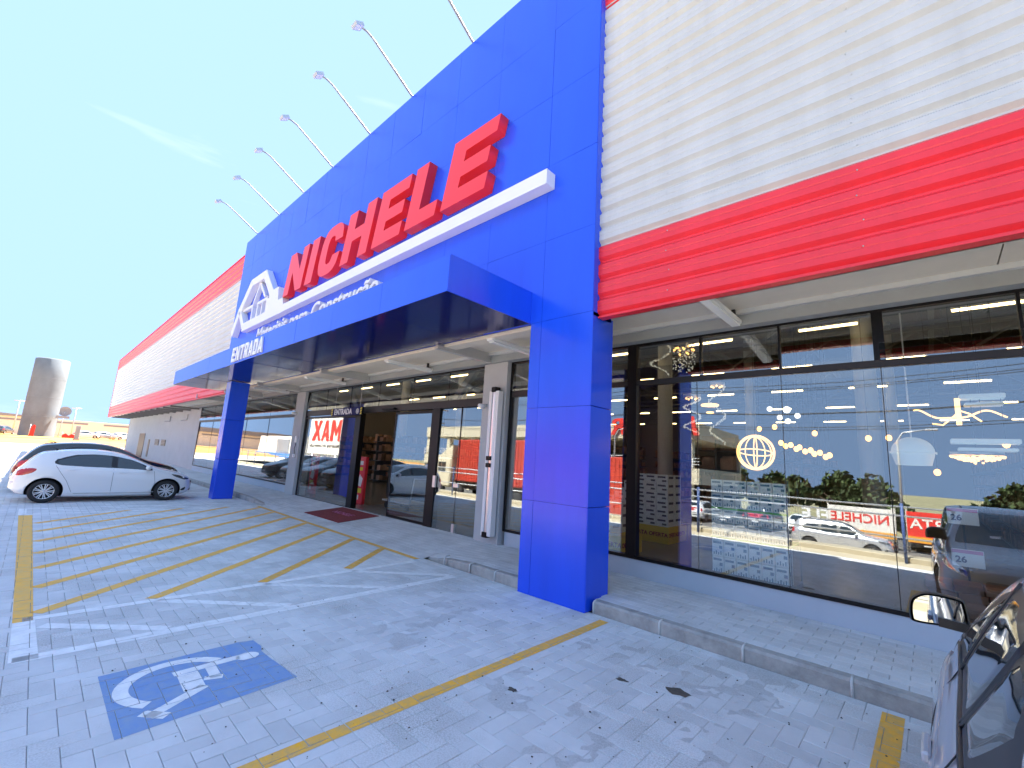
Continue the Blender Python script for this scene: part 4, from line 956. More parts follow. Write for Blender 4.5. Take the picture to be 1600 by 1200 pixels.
o = obj('crystals', b, M['crystal'], t, fix=False); o['kind'] = 'stuff'; obj('bulb', b2, M['amber'], t, fix=False); obj('plate', MB().lathe([(0.001,0.03),(0.25,0.03),(0.25,0),(0.001,0)], (0,0,0), 'z', 20), M['alu'], t)
t = thing('globe_cluster', 'cluster of five white globe bulbs hanging between the window joints', 'pendant lamp', (-1.62,8.0,2.62))
for (dx, dz) in ((-0.22,0.12),(-0.08,-0.02),(0.02,0.10),(0.03,-0.08),(0.16,0.0)): obj('globe', MB().sphere((dx,0,dz), 0.042 if dx != 0.02 else 0.055, 12), M['bulbw'], t)
b = MB()
for (dx, dz) in ((-0.22,0.12),(-0.08,-0.02),(0.02,0.10),(0.03,-0.08),(0.16,0.0)): b.tube([(dx,0,dz+0.05),(dx,0,2.8)], 0.003, 4)
obj('cord', b, M['black'], t)
pl = thing('bulb_pendant', 'first amber bulb of the descending string under the white globes', 'pendant lamp', (-1.70,8.0,2.20), 0, 'amber bulbs hanging over the cartons')
obj('bulb', MB().sphere((0,0,0), 0.036, 10, 1.2), M['amber'], pl); obj('cord', MB().tube([(0,0,0.04),(0,0,3.2)], 0.003, 4), M['black'], pl)
ords = ['second','third','fourth','fifth','sixth','seventh','eighth','ninth','tenth','eleventh']
for i in range(10): copy_tree(pl, (-1.64+i*0.062, 8.0+0.05*(i % 3), 2.17-i*0.018+(0.02 if i % 2 else -0.02)), 0, ords[i]+' amber bulb of the descending string under the white globes')
for i, (x, z, lb) in enumerate(((-1.25,2.35,'single amber bulb left of the middle window joint'),(-0.62,2.28,'lone amber bulb right of the descending string'),(-0.40,2.29,'amber bulb close left of the window joint before the dome pendant'),(0.05,1.85,'low amber bulb in front of the white dome pendant'),(0.68,2.22,'amber bulb near the right edge of the shop window'),(-2.0,2.42,'amber bulb above the orbit chandelier'),(-1.78,2.45,'amber bulb right above the orbit chandelier rim'))):
    copy_tree(pl, (x, 8.0, z), 0, lb)
t = thing('dome_pendant', 'large frosted dome pendant lamp with stepped shade on a thin rod', 'pendant lamp', (-0.17,8.0,1.95))
obj('shade', MB().lathe([(0.22,0.16)]+[(0.22*math.cos(a*PI/16),0.16+0.19*math.sin(a*PI/16)) for a in range(1,8)]+[(0.001,0.35)], (0,0,0), 'z', 24).lathe([(0.24,0.13),(0.24,0.155),(0.20,0.157)], (0,0,0), 'z', 24).lathe([(0.18,-0.02),(0.22,0.125)], (0,0,0), 'z', 24), M['frost'], t)
obj('rod', MB().tube([(0,0,0.35),(0,0,3.2)], 0.010, 6), M['white'], t)
t = thing('swirl_chandelier', 'glowing ribbon chandelier with long curling arms', 'chandelier', (0.30,8.0,2.58)); pts = []
for i in range(40): u = i/39; pts.append((-0.42+0.84*u, 0.05*math.sin(u*9), 0.06*math.sin(u*2*PI*1.5+0.5)+0.05*math.cos(u*14)*(1-u)))
obj('ribbon', MB().tube(pts, 0.011, 6), M['gold'], t)
obj('ribbon', MB().tube([(-0.25,0,-0.1),(-0.15,0,-0.12),(-0.05,0,-0.02),(0.02,0,0.06),(0.10,0,0.02),(0.2,0,-0.08)], 0.011, 6), M['gold'], t)
obj('stem', MB().bbox(-0.025,-0.025,-0.12,0.025,0.025,0.22,0.004), M['gold'], t); wire(t, 0.22, 2.2)
t = thing('crystal_ceiling_lamp', 'flat wide crystal lamp with warm glow right of the dome pendant', 'chandelier', (0.42,8.0,2.02)); b = MB()
for i in range(160): a = rnd()*2*PI; r = 0.24*math.sqrt(rnd()); b.sphere((r*math.cos(a), r*math.sin(a), 0.05-0.10*(1-r/0.24)*rnd()-0.02*rnd()), 0.014, 6)
o = obj('crystals', b, M['gold'], t, fix=False); o['kind'] = 'stuff'; obj('plate', MB().lathe([(0.001,0.10),(0.24,0.10),(0.24,0.06),(0.001,0.06)], (0,0,0), 'z', 24), M['alu'], t); wire(t, 0.1)
for (x, z, w_, lb) in ((0.50,2.22,0.30,'long frosted glass ceiling lamp over the flat crystal lamp'),(0.52,2.78,0.20,'square frosted glass lamp at upper right of the ribbon chandelier')):
    t = thing('glass_lamp', lb, 'lamp', (x,8.0,z)); obj('shade', MB().bbox(-w_,-0.1,0,w_,0.1,0.06,0.01), M['frost'], t); obj('shade', MB().bbox(-w_*.8,-0.1,-0.09,w_*.9,0.1,-0.05,0.01), M['frost'], t); wire(t, 0.06)
# price cards and brown block packs
def card(x, y, z, rz, lb):
    t = thing('price_card', lb, 'price sign', (x,y,z), rz); obj('card', MB().bbox(-0.14,-0.008,-0.10,0.14,0.008,0.10,0.003), M['white'], t)
    me = text_mesh('26', 0.10, 0.002, 0.003); me.materials.append(M['sign_navy']); place(me, Matrix.Translation((-0.11,-0.011,-0.05)) @ RX); obj('price', me, None, t)
    obj('banner', MB().add([(-0.135,-0.0095,0.055),(0.135,-0.0095,0.055),(0.135,-0.0095,0.095),(-0.135,-0.0095,0.095)], [(0,1,2,3)]), M['pinkprint'], t, fix=False)
card(0.24,7.9,0.84,0.05,'white price card reading 26 behind the glass above the brown blocks'); card(0.24,8.1,1.32,0.0,'white price card reading 26, higher and paler')
t = thing('card_stand', 'thin dark stand holding the two price cards', 'stand', (0.24,8.15,0.128)); obj('pole', MB().tube([(0,0,0),(0,0,1.3)], 0.012, 6), M['black'], t); obj('foot', MB().lathe([(0.001,0.02),(0.18,0.02),(0.18,0),(0.001,0)], (0,0,0), 'z', 20), M['black'], t)
t = thing('block_stack', 'stack of brown packed blocks at the lower right behind the glass', 'block stack', (0.22,7.75,0.128)); bm_ = MB().bbox(-0.12,-0.1,0,0.12,0.1,0.085,0.006).mesh('block', M['brickpack'])
for k in range(5):
    for i in range(3):
        for j in range(2):
            o = obj('block', bm_, None, t); o.location = (-0.26+i*0.25+(0.03 if k % 2 else 0), -0.1+j*0.22, k*0.09)
# ------------------------------------------------------------------ cars
def interp(keys, s):
    if s <= keys[0][0]: return keys[0][1]
    for i in range(len(keys)-1):
        if keys[i][0] <= s <= keys[i+1][0]:
            (a, va), (b, vb) = keys[i], keys[i+1]; t = (s-a)/(b-a)
            vp = keys[i-1][1] if i else va; ap = keys[i-1][0] if i else a-(b-a)
            vn = keys[i+2][1] if i+2 < len(keys) else vb; an = keys[i+2][0] if i+2 < len(keys) else b+(b-a)
            ma = 0.5*((va-vp)/max(a-ap,1e-6)+(vb-va)/(b-a))*(b-a); mb_ = 0.5*((vb-va)/(b-a)+(vn-vb)/max(an-b,1e-6))*(b-a)
            if (va-vp)*(vb-va) <= 0: ma = 0
            if (vn-vb)*(vb-va) <= 0: mb_ = 0
            t2, t3 = t*t, t*t*t
            return va*(2*t3-3*t2+1)+ma*(t3-2*t2+t)+vb*(3*t2-2*t3)+mb_*(t3-t2)
    return keys[-1][1]
class Car:
    bf = 0.945
    def __init__(c, L, W, top, belt, wid, bot, tumble=0.29): c.L, c.W, c.top, c.belt, c.wid, c.bot, c.tum = L, W/2, top, belt, wid, bot, tumble
    def y(c, s): return c.L/2-s*c.L
    def sec(c, s):
        t, b0, w_, zb = interp(c.top, s), interp(c.belt, s), interp(c.wid, s)*c.W, interp(c.bot, s)
        tm = interp(c.tum, s) if isinstance(c.tum, list) else c.tum
        b = min(b0, t-0.075); f = min(1, max(0, (t-b-0.075)/0.40)); wr = w_*(c.bf-0.015-tm*f)
        ctl = [(0, zb), (.55*w_, zb), (.86*w_, zb+.01), (.965*w_, zb+.07), (.99*w_, zb+.20), (w_, zb+.55*(b-zb)), ((.55*c.bf+.472)*w_, b-.14), ((c.bf+.03)*w_, b-.06), (c.bf*w_, b),
               (c.bf*w_+(wr-c.bf*w_)*.5, b+(t-.05-b)*.55), (wr, t-.045-.01*f), (wr*.93, t-.018), (wr*.6, t+.004), (0, t+.012)]
        o = []
        for i in range(len(ctl)-1):
            p0, p1, p2, p3 = ctl[max(i-1,0)], ctl[i], ctl[i+1], ctl[min(i+2,len(ctl)-1)]
            for k in range(3):
                u = k/3; o.append(tuple(0.5*(2*p1[d]+(p2[d]-p0[d])*u+(2*p0[d]-5*p1[d]+4*p2[d]-p3[d])*u*u+(3*p1[d]-p0[d]-3*p2[d]+p3[d])*u**3) for d in (0,1)))
        o.append(ctl[-1]); return o
    def sx(c, s, z):                                             # half width of the side at height z
        se = c.sec(s); best = 0.02
        for i in range(6, len(se)-1):
            (xa, za), (xb, zb) = se[i], se[i+1]
            if min(za, zb) <= z <= max(za, zb) and abs(zb-za) > 1e-6: best = max(best, xa+(xb-xa)*(z-za)/(zb-za))
        return best
    def tz(c, s, x):                                             # height of the upper surface at half width x
        se = c.sec(s); x = abs(x)
        for i in range(len(se)-1, 0, -1):
            (xa, za), (xb, zb) = se[i-1], se[i]
            if min(xa, xb) <= x <= max(xa, xb): return za+(zb-za)*(x-xa)/((xb-xa) or 1)
        return se[-1][1]
    def body(c, n=64):
        ss = [0.5-0.5*math.cos(PI*i/n)*(1) if False else i/n for i in range(n+1)]
        ss = sorted(set([0, .004, .012, .024, .04]+[round(.055+(.945-.055)*i/n, 5) for i in range(n+1)]+[.96, .976, .988, .996, 1]))
        b = MB(); rings = []
        for s_ in ss:
            se = c.sec(s_); rings.append([(x, c.y(s_), z) for x, z in se]+[(-x, c.y(s_), z) for x, z in se[-2:0:-1]])
        m = len(rings[0]); vs = [p for r in rings for p in r]; fs = [(i*m+k, i*m+(k+1) % m, (i+1)*m+(k+1) % m, (i+1)*m+k) for i in range(len(rings)-1) for k in range(m)]
        fs += [list(range(m))[::-1], [(len(rings)-1)*m+k for k in range(m)]]
        b.add(vs, fs, True); b.sm[-1] = b.sm[-2] = False; return b
    def side(c, sgn, quad, ns=14, nz=6, off=0.005, depth=0.0):   # quad: lower (s,z) polyline, upper (s,z) polyline
        lo, hi = quad; b = MB(); vs = []
        def along(pl, t):
            d = [0]
            for i in range(len(pl)-1): d.append(d[-1]+math.hypot((pl[i+1][0]-pl[i][0])*c.L, pl[i+1][1]-pl[i][1]))
            q = t*d[-1]
            for i in range(len(pl)-1):
                if q <= d[i+1]+1e-9: u = (q-d[i])/max(d[i+1]-d[i],1e-9); return (pl[i][0]+(pl[i+1][0]-pl[i][0])*u, pl[i][1]+(pl[i+1][1]-pl[i][1])*u)
            return pl[-1]
        for i in range(ns+1):
            a, e = along(lo, i/ns), along(hi, i/ns)
            for k in range(nz+1):
                u = k/nz; s_, z = a[0]+(e[0]-a[0])*u, a[1]+(e[1]-a[1])*u
                edge = (i in (0, ns) or k in (0, nz)); vs.append((sgn*(c.sx(s_, z)+(off if not edge else -0.002)), c.y(s_), z))
        # keep the flat rim: push only the border back under the skin
        b.add(vs, [(i*(nz+1)+k, (i+1)*(nz+1)+k, (i+1)*(nz+1)+k+1, i*(nz+1)+k+1) for i in range(ns) for k in range(nz)], True); return b
    def topp(c, s0, s1, w0, w1, n=12, m=12, off=0.005, curve=0.0):
        b = MB(); vs = []
        for i in range(n+1):
            t = i/n; s_ = s0+(s1-s0)*t; ww = w0+(w1-w0)*t
            for k in range(m+1):
                u = -1+2*k/m; x = u*ww; s2 = s_+curve*u*u
                edge = (i in (0, n) or k in (0, m)); vs.append((x, c.y(s2), c.tz(s2, x)+(off if not edge else -0.003)))
        return b.add(vs, [(i*(m+1)+k, i*(m+1)+k+1, (i+1)*(m+1)+k+1, (i+1)*(m+1)+k) for i in range(n) for k in range(m)], True)
    def line(c, sgn, pts, r=0.0035):
        P = []
        for i in range(len(pts)-1):
            for k in range(6):
                u = k/6; s_, z = pts[i][0]+(pts[i+1][0]-pts[i][0])*u, pts[i][1]+(pts[i+1][1]-pts[i][1])*u; P.append((sgn*(c.sx(s_, z)+.0005), c.y(s_), z))
        s_, z = pts[-1]; P.append((sgn*(c.sx(s_, z)+.0005), c.y(s_), z)); return MB().tube(P, r, 5)
def wheel_parts(t, x, y, r, wd, sgn, spokes=9):
    w_ = obj('wheel', MB().lathe([(r*.62,-wd/2),(r*.90,-wd/2),(r*.985,-wd*.36),(r,-wd*.2),(r,wd*.2),(r*.985,wd*.36),(r*.90,wd/2),(r*.67,wd/2),(r*.65,wd*.38),(r*.62,wd*.30)], (0,0,0), 'x', 32), M['tyre'], t)
    w_.location = (x, y, r); 
    b = MB(); o = sgn*wd/2
    b.lathe([(r*.66,o*.62),(r*.665,o*.92),(r*.63,o*.95),(r*.60,o*.75)], (0,0,0), 'x', 32)
    b.lathe([(.001,o*.84),(r*.10,o*.88),(r*.15,o*.74)], (0,0,0), 'x', 16)
    for k in range(spokes):
        a = 2*PI*k/spokes
        for da in (-.12, .12):
            d = Vector((0, math.cos(a+da), math.sin(a+da))); e = Vector((0, -d.z, d.y)); b.obox(Vector((o*.80,0,0))+d*r*.38, d*r*.26, e*r*.034, (o*.07,0,0))
    obj('rim', b, M['rim'], w_); obj('brake', MB().lathe([(.001,o*.2),(r*.62,o*.2),(r*.62,0)], (0,0,0), 'x', 24), M['darkin'], w_)
    return w_
def cut_arches(o, c, wy, r, wd):
    for y_ in wy:
        for sgn in (-1, 1):
            b = MB(); x0, x1 = sgn*(c.W-wd-0.02), sgn*(c.W+0.2); b.lathe([(.0005,x0),(r,x0),(r,x1),(.0005,x1)], (0,y_,r-0.045), 'x', 40)
            cut = obj('cutter', b, [M['darkin'], M['darkin']]); 
            for p in cut.data.polygons: p.material_index = 1
            md = o.modifiers.new('b', 'BOOLEAN'); md.operation = 'DIFFERENCE'; md.object = cut; md.solver = 'EXACT'
            dg = bpy.context.evaluated_depsgraph_get(); me = D.meshes.new_from_object(o.evaluated_get(dg)); o.modifiers.clear(); old = o.data; o.data = me; D.meshes.remove(old); D.objects.remove(cut)
def make_car(kind, paint_, name, label, loc, rz=0, group=None):
    if kind == 'hatch':
        c = Car(3.66, 1.62, [(0,.50),(.012,.60),(.04,.70),(.10,.79),(.18,.87),(.25,.935),(.31,1.03),(.38,1.16),(.45,1.265),(.53,1.325),(.62,1.345),(.72,1.33),(.82,1.28),(.88,1.22),(.92,1.08),(.955,.90),(.985,.74),(1,.60)],
                [(0,.50),(.05,.62),(.15,.76),(.26,.835),(.5,.865),(.75,.915),(.86,.96),(.93,.93),(1,.7)],
                [(0,.52),(.012,.68),(.04,.82),(.09,.92),(.16,.98),(.3,1),(.7,1),(.86,.985),(.93,.93),(.975,.83),(.995,.72),(1,.64)],
                [(0,.30),(.03,.21),(.08,.17),(.9,.18),(.96,.23),(1,.33)])
        r, wf, wr = .285, .172, .832
        wins = [([(.275,.850),(.40,.868),(.49,.880)], [(.275,.856),(.33,1.00),(.40,1.12),(.49,1.215)]), ([(.505,.882),(.65,.900),(.76,.930),(.800,.985)], [(.505,1.222),(.60,1.245),(.70,1.215),(.79,1.08),(.800,1.00)])]
        trim = ([(.262,.838),(.5,.872),(.77,.922),(.82,.985)], [(.262,.846),(.32,1.0),(.40,1.145),(.52,1.25),(.61,1.268),(.72,1.228),(.80,1.10),(.82,1.0)])
        head = ([(.015,.60),(.06,.585),(.12,.66),(.155,.74)], [(.02,.625),(.06,.67),(.11,.735),(.155,.755)])
        tail_ = ([(.99,.66),(.95,.66),(.91,.72),(.885,.80)], [(.985,.78),(.95,.84),(.915,.87),(.885,.845)])
        seams = [[(.255,.24),(.25,.50),(.265,.83)], [(.497,.22),(.500,.86)], [(.80,.93),(.77,.75),(.735,.55),(.70,.26)], [(.255,.23),(.69,.23)]]
        ws, rw_, wsw, rww = (.262,.435), (.885,.945), (.62,.52), (.46,.52)
    elif kind == 'suv':
        c = Car(4.35, 1.80, [(0,.62),(.012,.78),(.04,.93),(.10,1.0),(.2,1.05),(.26,1.10),(.31,1.24),(.37,1.42),(.43,1.55),(.52,1.62),(.7,1.63),(.85,1.60),(.93,1.53),(.96,1.30),(.98,1.05),(1,.75)],
                [(0,.60),(.05,.85),(.26,.98),(.6,1.01),(.9,1.06),(1,.9)], [(0,.6),(.012,.78),(.05,.92),(.12,.99),(.3,1),(.85,1),(.95,.97),(.99,.88),(1,.8)], [(0,.36),(.05,.27),(.9,.28),(1,.42)])
        r, wf, wr = .345, .185, .80
        wins = [([(.29,1.0),(.49,1.03)], [(.29,1.01),(.34,1.2),(.40,1.42),(.49,1.48)]), ([(.51,1.03),(.68,1.05)], [(.51,1.485),(.68,1.47)]), ([(.70,1.06),(.86,1.16)], [(.70,1.46),(.82,1.40),(.87,1.2)])]
        trim = ([(.28,.99),(.88,1.10)], [(.28,1.0),(.33,1.2),(.40,1.46),(.5,1.51),(.7,1.50),(.84,1.43),(.89,1.2)])
        head = ([(.015,.78),(.12,.84)], [(.02,.90),(.13,.95)]); tail_ = ([(.992,.85),(.95,.88)], [(.985,1.15),(.955,1.12)])
        seams = [[(.27,.35),(.27,.98)], [(.50,.35),(.50,1.02)], [(.70,1.04),(.70,.75),(.66,.4)], [(.27,.34),(.66,.34)]]
        ws, rw_, wsw, rww = (.275,.42), (.935,.965), (.70,.60), (.58,.62)
    t = thing(name, label, 'car', loc, rz, group)
    bd = obj('body', c.body(56), [paint_, M['darkin']]); bpy.context.view_layer.update(); cut_arches(bd, c, (c.y(wf), c.y(wr)), r+.05, .26); bd.parent = t
    for p in bd.data.polygons: p.use_smooth = p.material_index == 0 and len(p.vertices) < 8
    for sgn in (-1, 1):
        obj('window_trim', c.side(sgn, trim, 18, 6, 0.003), M['trim'], t)
        for q in wins: obj('side_window', c.side(sgn, q, 14, 6, 0.008), M['carglass'], t)
        h = obj('headlight', c.side(sgn, head, 10, 4, 0.006), M['headl'], t)
        s0, z0 = (.07,.655) if kind == 'hatch' else (.06,.88)
        obj('lamp', MB().sphere((sgn*(c.sx(s0, z0)-0.012), c.y(s0), z0), 0.03, 10), M['headc'], h)
        obj('tail_light', c.side(sgn, tail_, 8, 4, 0.006), M['tail'], t)
        b = MB()
        for q in seams:
            for pp, mm in zip(c.line(sgn, q).v, [0]): pass
            l_ = c.line(sgn, q); b.add(l_.v, l_.f, True)
        obj('door_seam', b, M['seam'], t)
        b = MB()
        for (s_, z) in (((.445,.775),(.72,.82)) if kind == 'hatch' else ((.455,.93),(.665,.96))):
            x = sgn*(c.sx(s_, z)+.018); b.bbox(min(x-.012,x+.012), c.y(s_)-.075, z-.014, max(x-.012,x+.012), c.y(s_)+.075, z+.014, .006)
            b.box(min(x-sgn*.03,x), c.y(s_)-.06, z-.01, max(x-sgn*.03,x), c.y(s_)-.045, z+.01)
            obj('door_handle', b, paint_, t); b = MB()
        s_, z = (.305,.905) if kind == 'hatch' else (.33,1.06); x = c.sx(s_, z)
        mr = obj('wing_mirror', MB().lathe([(.001,-.07),(.05,-.06),(.068,-.01),(.062,.05),(.001,.055)], (sgn*(x+.115), c.y(s_), z+.02), 'x', 14), paint_, t)
        obj('mirror_foot', MB().obox((sgn*(x+.04), c.y(s_)-.0, z-.03), (.05,0,.005), (0,.03,0), (0,0,.018)), M['trim'], mr)
        for y_ in (c.y(wf), c.y(wr)): wheel_parts(t, sgn*(c.W-.115), y_, r, .19, sgn)
        b = MB(); l_ = c.line(sgn, [(.25,.255 if kind == 'hatch' else .42),(.72,.255 if kind == 'hatch' else .42)], .010); b.add(l_.v, l_.f, True); obj('sill_strip', b, M['trim'] if kind == 'suv' else paint_, t)
    obj('windscreen', c.topp(ws[0], ws[1], wsw[0], wsw[1], 12, 12, .006, .012), M['carglass'], t)
    obj('rear_window', c.topp(rw_[0], rw_[1], rww[0], rww[1], 8, 10, .006, -.004), M['carglass'], t)
    yf, yr = c.L/2, -c.L/2; zn = .42 if kind == 'hatch' else .62
    obj('grille', MB().bbox(-.40,yf-.06,zn-.04,.40,yf+.012,zn+.13,.02), M['trim'], t)
    obj('lower_grille', MB().bbox(-.46,yf-.10,zn-.16,.46,yf-.005,zn-.07,.02), M['trim'], t)
    for sgn in (-1, 1):
        b = MB(); q = ([(.05,zn-.14),(.085,zn-.15)], [(.04,zn-.02),(.075,zn-.09)]); obj('fog_light', c.side(sgn, q, 4, 3, .008), M['trim'], t)
    obj('number_plate', MB().bbox(-.20,yf+.012,zn-.08,.20,yf+.024,zn+.01,.003), M['plate'], t); obj('number_plate', MB().bbox(-.20,yr-.012,.55,.20,yr+.02,.66,.003), M['plate'], t)
    obj('rear_bumper_trim', MB().bbox(-.5,yr-.004,.33,.5,yr+.08,.42,.02), M['trim'], t)
    b = MB(); s_ = .80; b.tube([(0,c.y(s_),c.tz(s_,0)-.01),(0,c.y(s_)-.05,c.tz(s_,0)+.03),(0,c.y(s_)-.16,c.tz(s_,0)+.07)], [.02,.010,.004], 6); obj('aerial', b, M['trim'], t)
    if kind == 'suv':
        for sgn in (-1, 1): obj('roof_rail', MB().tube([(sgn*.60,c.y(.42),1.56),(sgn*.60,c.y(.46),1.66),(sgn*.60,c.y(.84),1.66),(sgn*.60,c.y(.88),1.58)], .015, 6), M['trim'], t)
    return t
car_w = make_car('hatch', P_white, 'parked_car', 'white hatchback parked nose to the kerb beside the left blue column', (-16.71, 1.60, 0), 0, 'cars parked nose to the kerb'); car_w.scale = (1,1,.975)
car_w.rotation_euler.z = 0
gk = 'cars parked nose to the kerb'
copy_tree(car_w, (-19.3, 1.66, 0), 0, 'black hatchback parked just behind the white one', gk, [(P_white, P_black)], (1.06, 1.06, 1.085))
copy_tree(car_w, (-21.85, 1.75, 0), 0, 'grey hatchback parked third from the crossing, behind the black one', gk, [(P_white, P_grey)], (1.0,1.0,1.0))
copy_tree(car_w, (-24.4, 1.65, 0), 0, 'silver hatchback parked fourth from the crossing', gk, [(P_white, P_silver)], (1.0,1.0,1.0))
copy_tree(car_w, (-27.0, 1.7, 0), 0, 'dark hatchback parked farthest along the kerb', gk, [(P_white, P_black)], (1.0,1.0,1.0))

# near silver car on the right, seen from just above its flank
c = Car(4.15, 1.76, [(0,.55),(.012,.66),(.04,.76),(.10,.84),(.18,.905),(.22,.95),(.28,1.07),(.34,1.23),(.40,1.34),(.46,1.41),(.54,1.44),(.66,1.45),(.78,1.44),(.88,1.39),(.94,1.27),(.975,1.0),(1,.7)],
        [(0,.5),(.05,.66),(.15,.80),(.26,.89),(.5,.935),(.75,.96),(.9,1.0),(1,.8)],
        [(0,.55),(.012,.70),(.04,.84),(.09,.93),(.16,.98),(.3,1),(.9,.99),(.96,.92),(1,.75)], [(0,.30),(.03,.21),(.08,.17),(.9,.18),(1,.33)], [(0,.20),(.48,.20),(.69,.14),(.82,.09),(1,.12)])
c.bf = 0.86
NX, NY = 0.79, 2.42
near = thing('parked_car', 'pale silver car cropped by the right edge, with black door mirror', 'car', (NX, NY, 0), 0, 'cars parked nose to the kerb')
S_ = lambda y_: (NY+c.L/2-y_)/c.L
bd = obj('body', c.body(90), [P_lav, M['darkin']]); cut_arches(bd, c, (c.y(.19), c.y(.81)), .36, .26); bd.parent = near
for p in bd.data.polygons: p.use_smooth = p.material_index == 0 and len(p.vertices) < 8
for sgn in (-1, 1):
    lo = [(S_(3.32),.925),(S_(2.80),.935),(S_(2.15),.945),(S_(1.72),.955)]
    hi = [(S_(3.36),.945),(S_(3.12),1.13),(S_(2.86),1.28),(S_(2.5),1.372),(S_(1.9),1.397),(S_(1.3),1.39),(S_(1.15),1.32),(S_(1.1),1.24)]
    obj('window_trim', c.side(sgn, (lo, hi), 30, 8, .004), M['trim'], near)
    obj('quarter_window', c.side(sgn, ([(S_(3.20),.965),(S_(2.86),.965)], [(S_(3.17),1.02),(S_(2.90),1.18),(S_(2.56),1.345)]), 10, 6, .009), M['carglass'], near)
    obj('front_door_window', c.side(sgn, ([(S_(2.74),.965),(S_(2.18),.972)], [(S_(2.44),1.345),(S_(2.1),1.37),(S_(1.50),1.372)]), 16, 8, .009), M['carglass'], near)
    obj('rear_door_window', c.side(sgn, ([(S_(2.10),.975),(S_(1.80),.985)], [(S_(1.44),1.37),(S_(1.26),1.36),(S_(1.20),1.28)]), 10, 8, .009), M['carglass'], near)
    for (a_, b__) in (((2.80,.945),(2.48,1.36)), ((2.14,.95),(1.46,1.385))):
        for o_ in (0, .035):
            q = c.line(sgn, [(S_(a_[0]+o_),a_[1]),(S_((a_[0]+b__[0])/2+o_),(a_[1]+b__[1])/2),(S_(b__[0]+o_),b__[1])], .009); obj('window_frame', q, M['trim'], near)
    q = c.line(sgn, lo, .011); obj('belt_moulding', q, M['trim'], near)
    for q in ([(S_(2.92),.90),(S_(3.0),.60),(S_(3.0),.25)], [(S_(2.0),.92),(S_(2.0),.24)]): obj('door_seam', c.line(sgn, q, .0025), M['seam'], near)
    b = MB(); l_ = c.line(sgn, [(S_(3.6),.80),(S_(2.9),.80),(S_(2.0),.815),(S_(1.0),.83)], .012); b.add(l_.v, l_.f, True); obj('crease', b, P_lav, near)
    h = obj('headlight', c.side(sgn, ([(.02,.62),(.17,.74)], [(.03,.74),(.18,.86)]), 10, 4, .012), M['headc'], near)
    obj('tail_light', c.side(sgn, ([(.985,.72),(.93,.74)], [(.975,.95),(.94,.93)]), 8, 4, .006), M['tail'], near)
    x = c.sx(S_(3.3), .95); mx_ = sgn*(x+.085)
    mp_ = [(-.12,-.055),(-.10,-.075),(.02,-.068),(.115,-.055),(.125,-.03),(.118,.04),(.10,.070),(-.02,.078),(-.08,.06),(-.115,.02)]
    mp_ = [((-p[0] if sgn > 0 else p[0])*.87, p[1]) for p in mp_]
    cp = []
    for i_ in range(len(mp_)):
        q0, q1, q2, q3 = [mp_[(i_+d_) % len(mp_)] for d_ in (-1, 0, 1, 2)]
        for u in (0, .25, .5, .75): cp.append(tuple(.5*(2*q1[e_]+(q2[e_]-q0[e_])*u+(2*q0[e_]-5*q1[e_]+4*q2[e_]-q3[e_])*u*u+(3*q1[e_]-q0[e_]-3*q2[e_]+q3[e_])*u**3) for e_ in (0, 1)))
    mp_ = cp
    yb = 3.30-NY; zb = 1.06; b = MB(); n = len(mp_); vs = []
    for (k, dy) in ((1.0,0),(1.06,.03),(1.0,.07),(.72,.105)): vs += [(mx_+p[0]*k, yb+dy, zb+p[1]*k) for p in mp_]
    b.add(vs, [(i*n+k, i*n+(k+1) % n, (i+1)*n+(k+1) % n, (i+1)*n+k) for i in range(3) for k in range(n)]+[[3*n+k for k in range(n)]], True)
    b.add([(mx_+p[0]*.92, yb+.012, zb+p[1]*.90) for p in mp_], [list(range(n))])
    mr = obj('wing_mirror', b, M['trim'], near)
    tilt = .10
    obj('mirror_glass', MB().add([(mx_+p[0]*.90, yb+.004-p[0]*sgn*tilt*0, zb+p[1]*.88) for p in mp_]+[(mx_+p[0]*.90, yb+.010, zb+p[1]*.88) for p in mp_], [list(range(n)), [n+k for k in range(n)][::-1]]), M['mirrorglass'], mr)
    obj('mirror_foot', MB().obox((sgn*(x+.02), yb+.03, zb-.055), (.065,0,-.004), (0,.035,0), (0,0,.022)), M['trim'], mr)
    for s_ in (.19, .81): wheel_parts(near, sgn*(c.W-.115), c.y(s_), .31, .20, sgn)
    b = MB(); x2 = sgn*(c.sx(S_(2.15), .82)+.02); b.bbox(min(x2-.012,x2+.012), 2.15-NY, .80, max(x2-.012,x2+.012), 2.32-NY, .835, .007); obj('door_handle', b, P_lav, near)
obj('windscreen', c.topp(.225, .43, .72, .56, 14, 12, .007, .012), M['carglass'], near)
obj('rear_window', c.topp(.90, .955, .50, .55, 8, 10, .006, 0), M['carglass'], near)
b = MB()
for sgn in (-1, 1): b.tube([(sgn*.50, c.y(s_), c.tz(s_, .50)+.002) for s_ in (.52,.60,.70,.80,.90)], .008, 6)
obj('roof_strip', b, M['trim'], near)
yf = c.L/2
obj('grille', MB().bbox(-.42,yf-.06,.50,.42,yf+.012,.62,.02), M['trim'], near); obj('number_plate', MB().bbox(-.2,yf+.012,.40,.2,yf+.022,.50,.003), M['plate'], near)
for (x, y_) in ((-.28,.30),(.18,.30)): 
    s_ = .27; obj('sticker', MB().add([(x,c.y(s_),c.tz(s_,x)+.012),(x+.1,c.y(s_),c.tz(s_,x+.1)+.012),(x+.1,c.y(s_+.012),c.tz(s_+.012,x+.1)+.012),(x,c.y(s_+.012),c.tz(s_+.012,x)+.012)], [(0,1,2,3)]), M['white'], near)
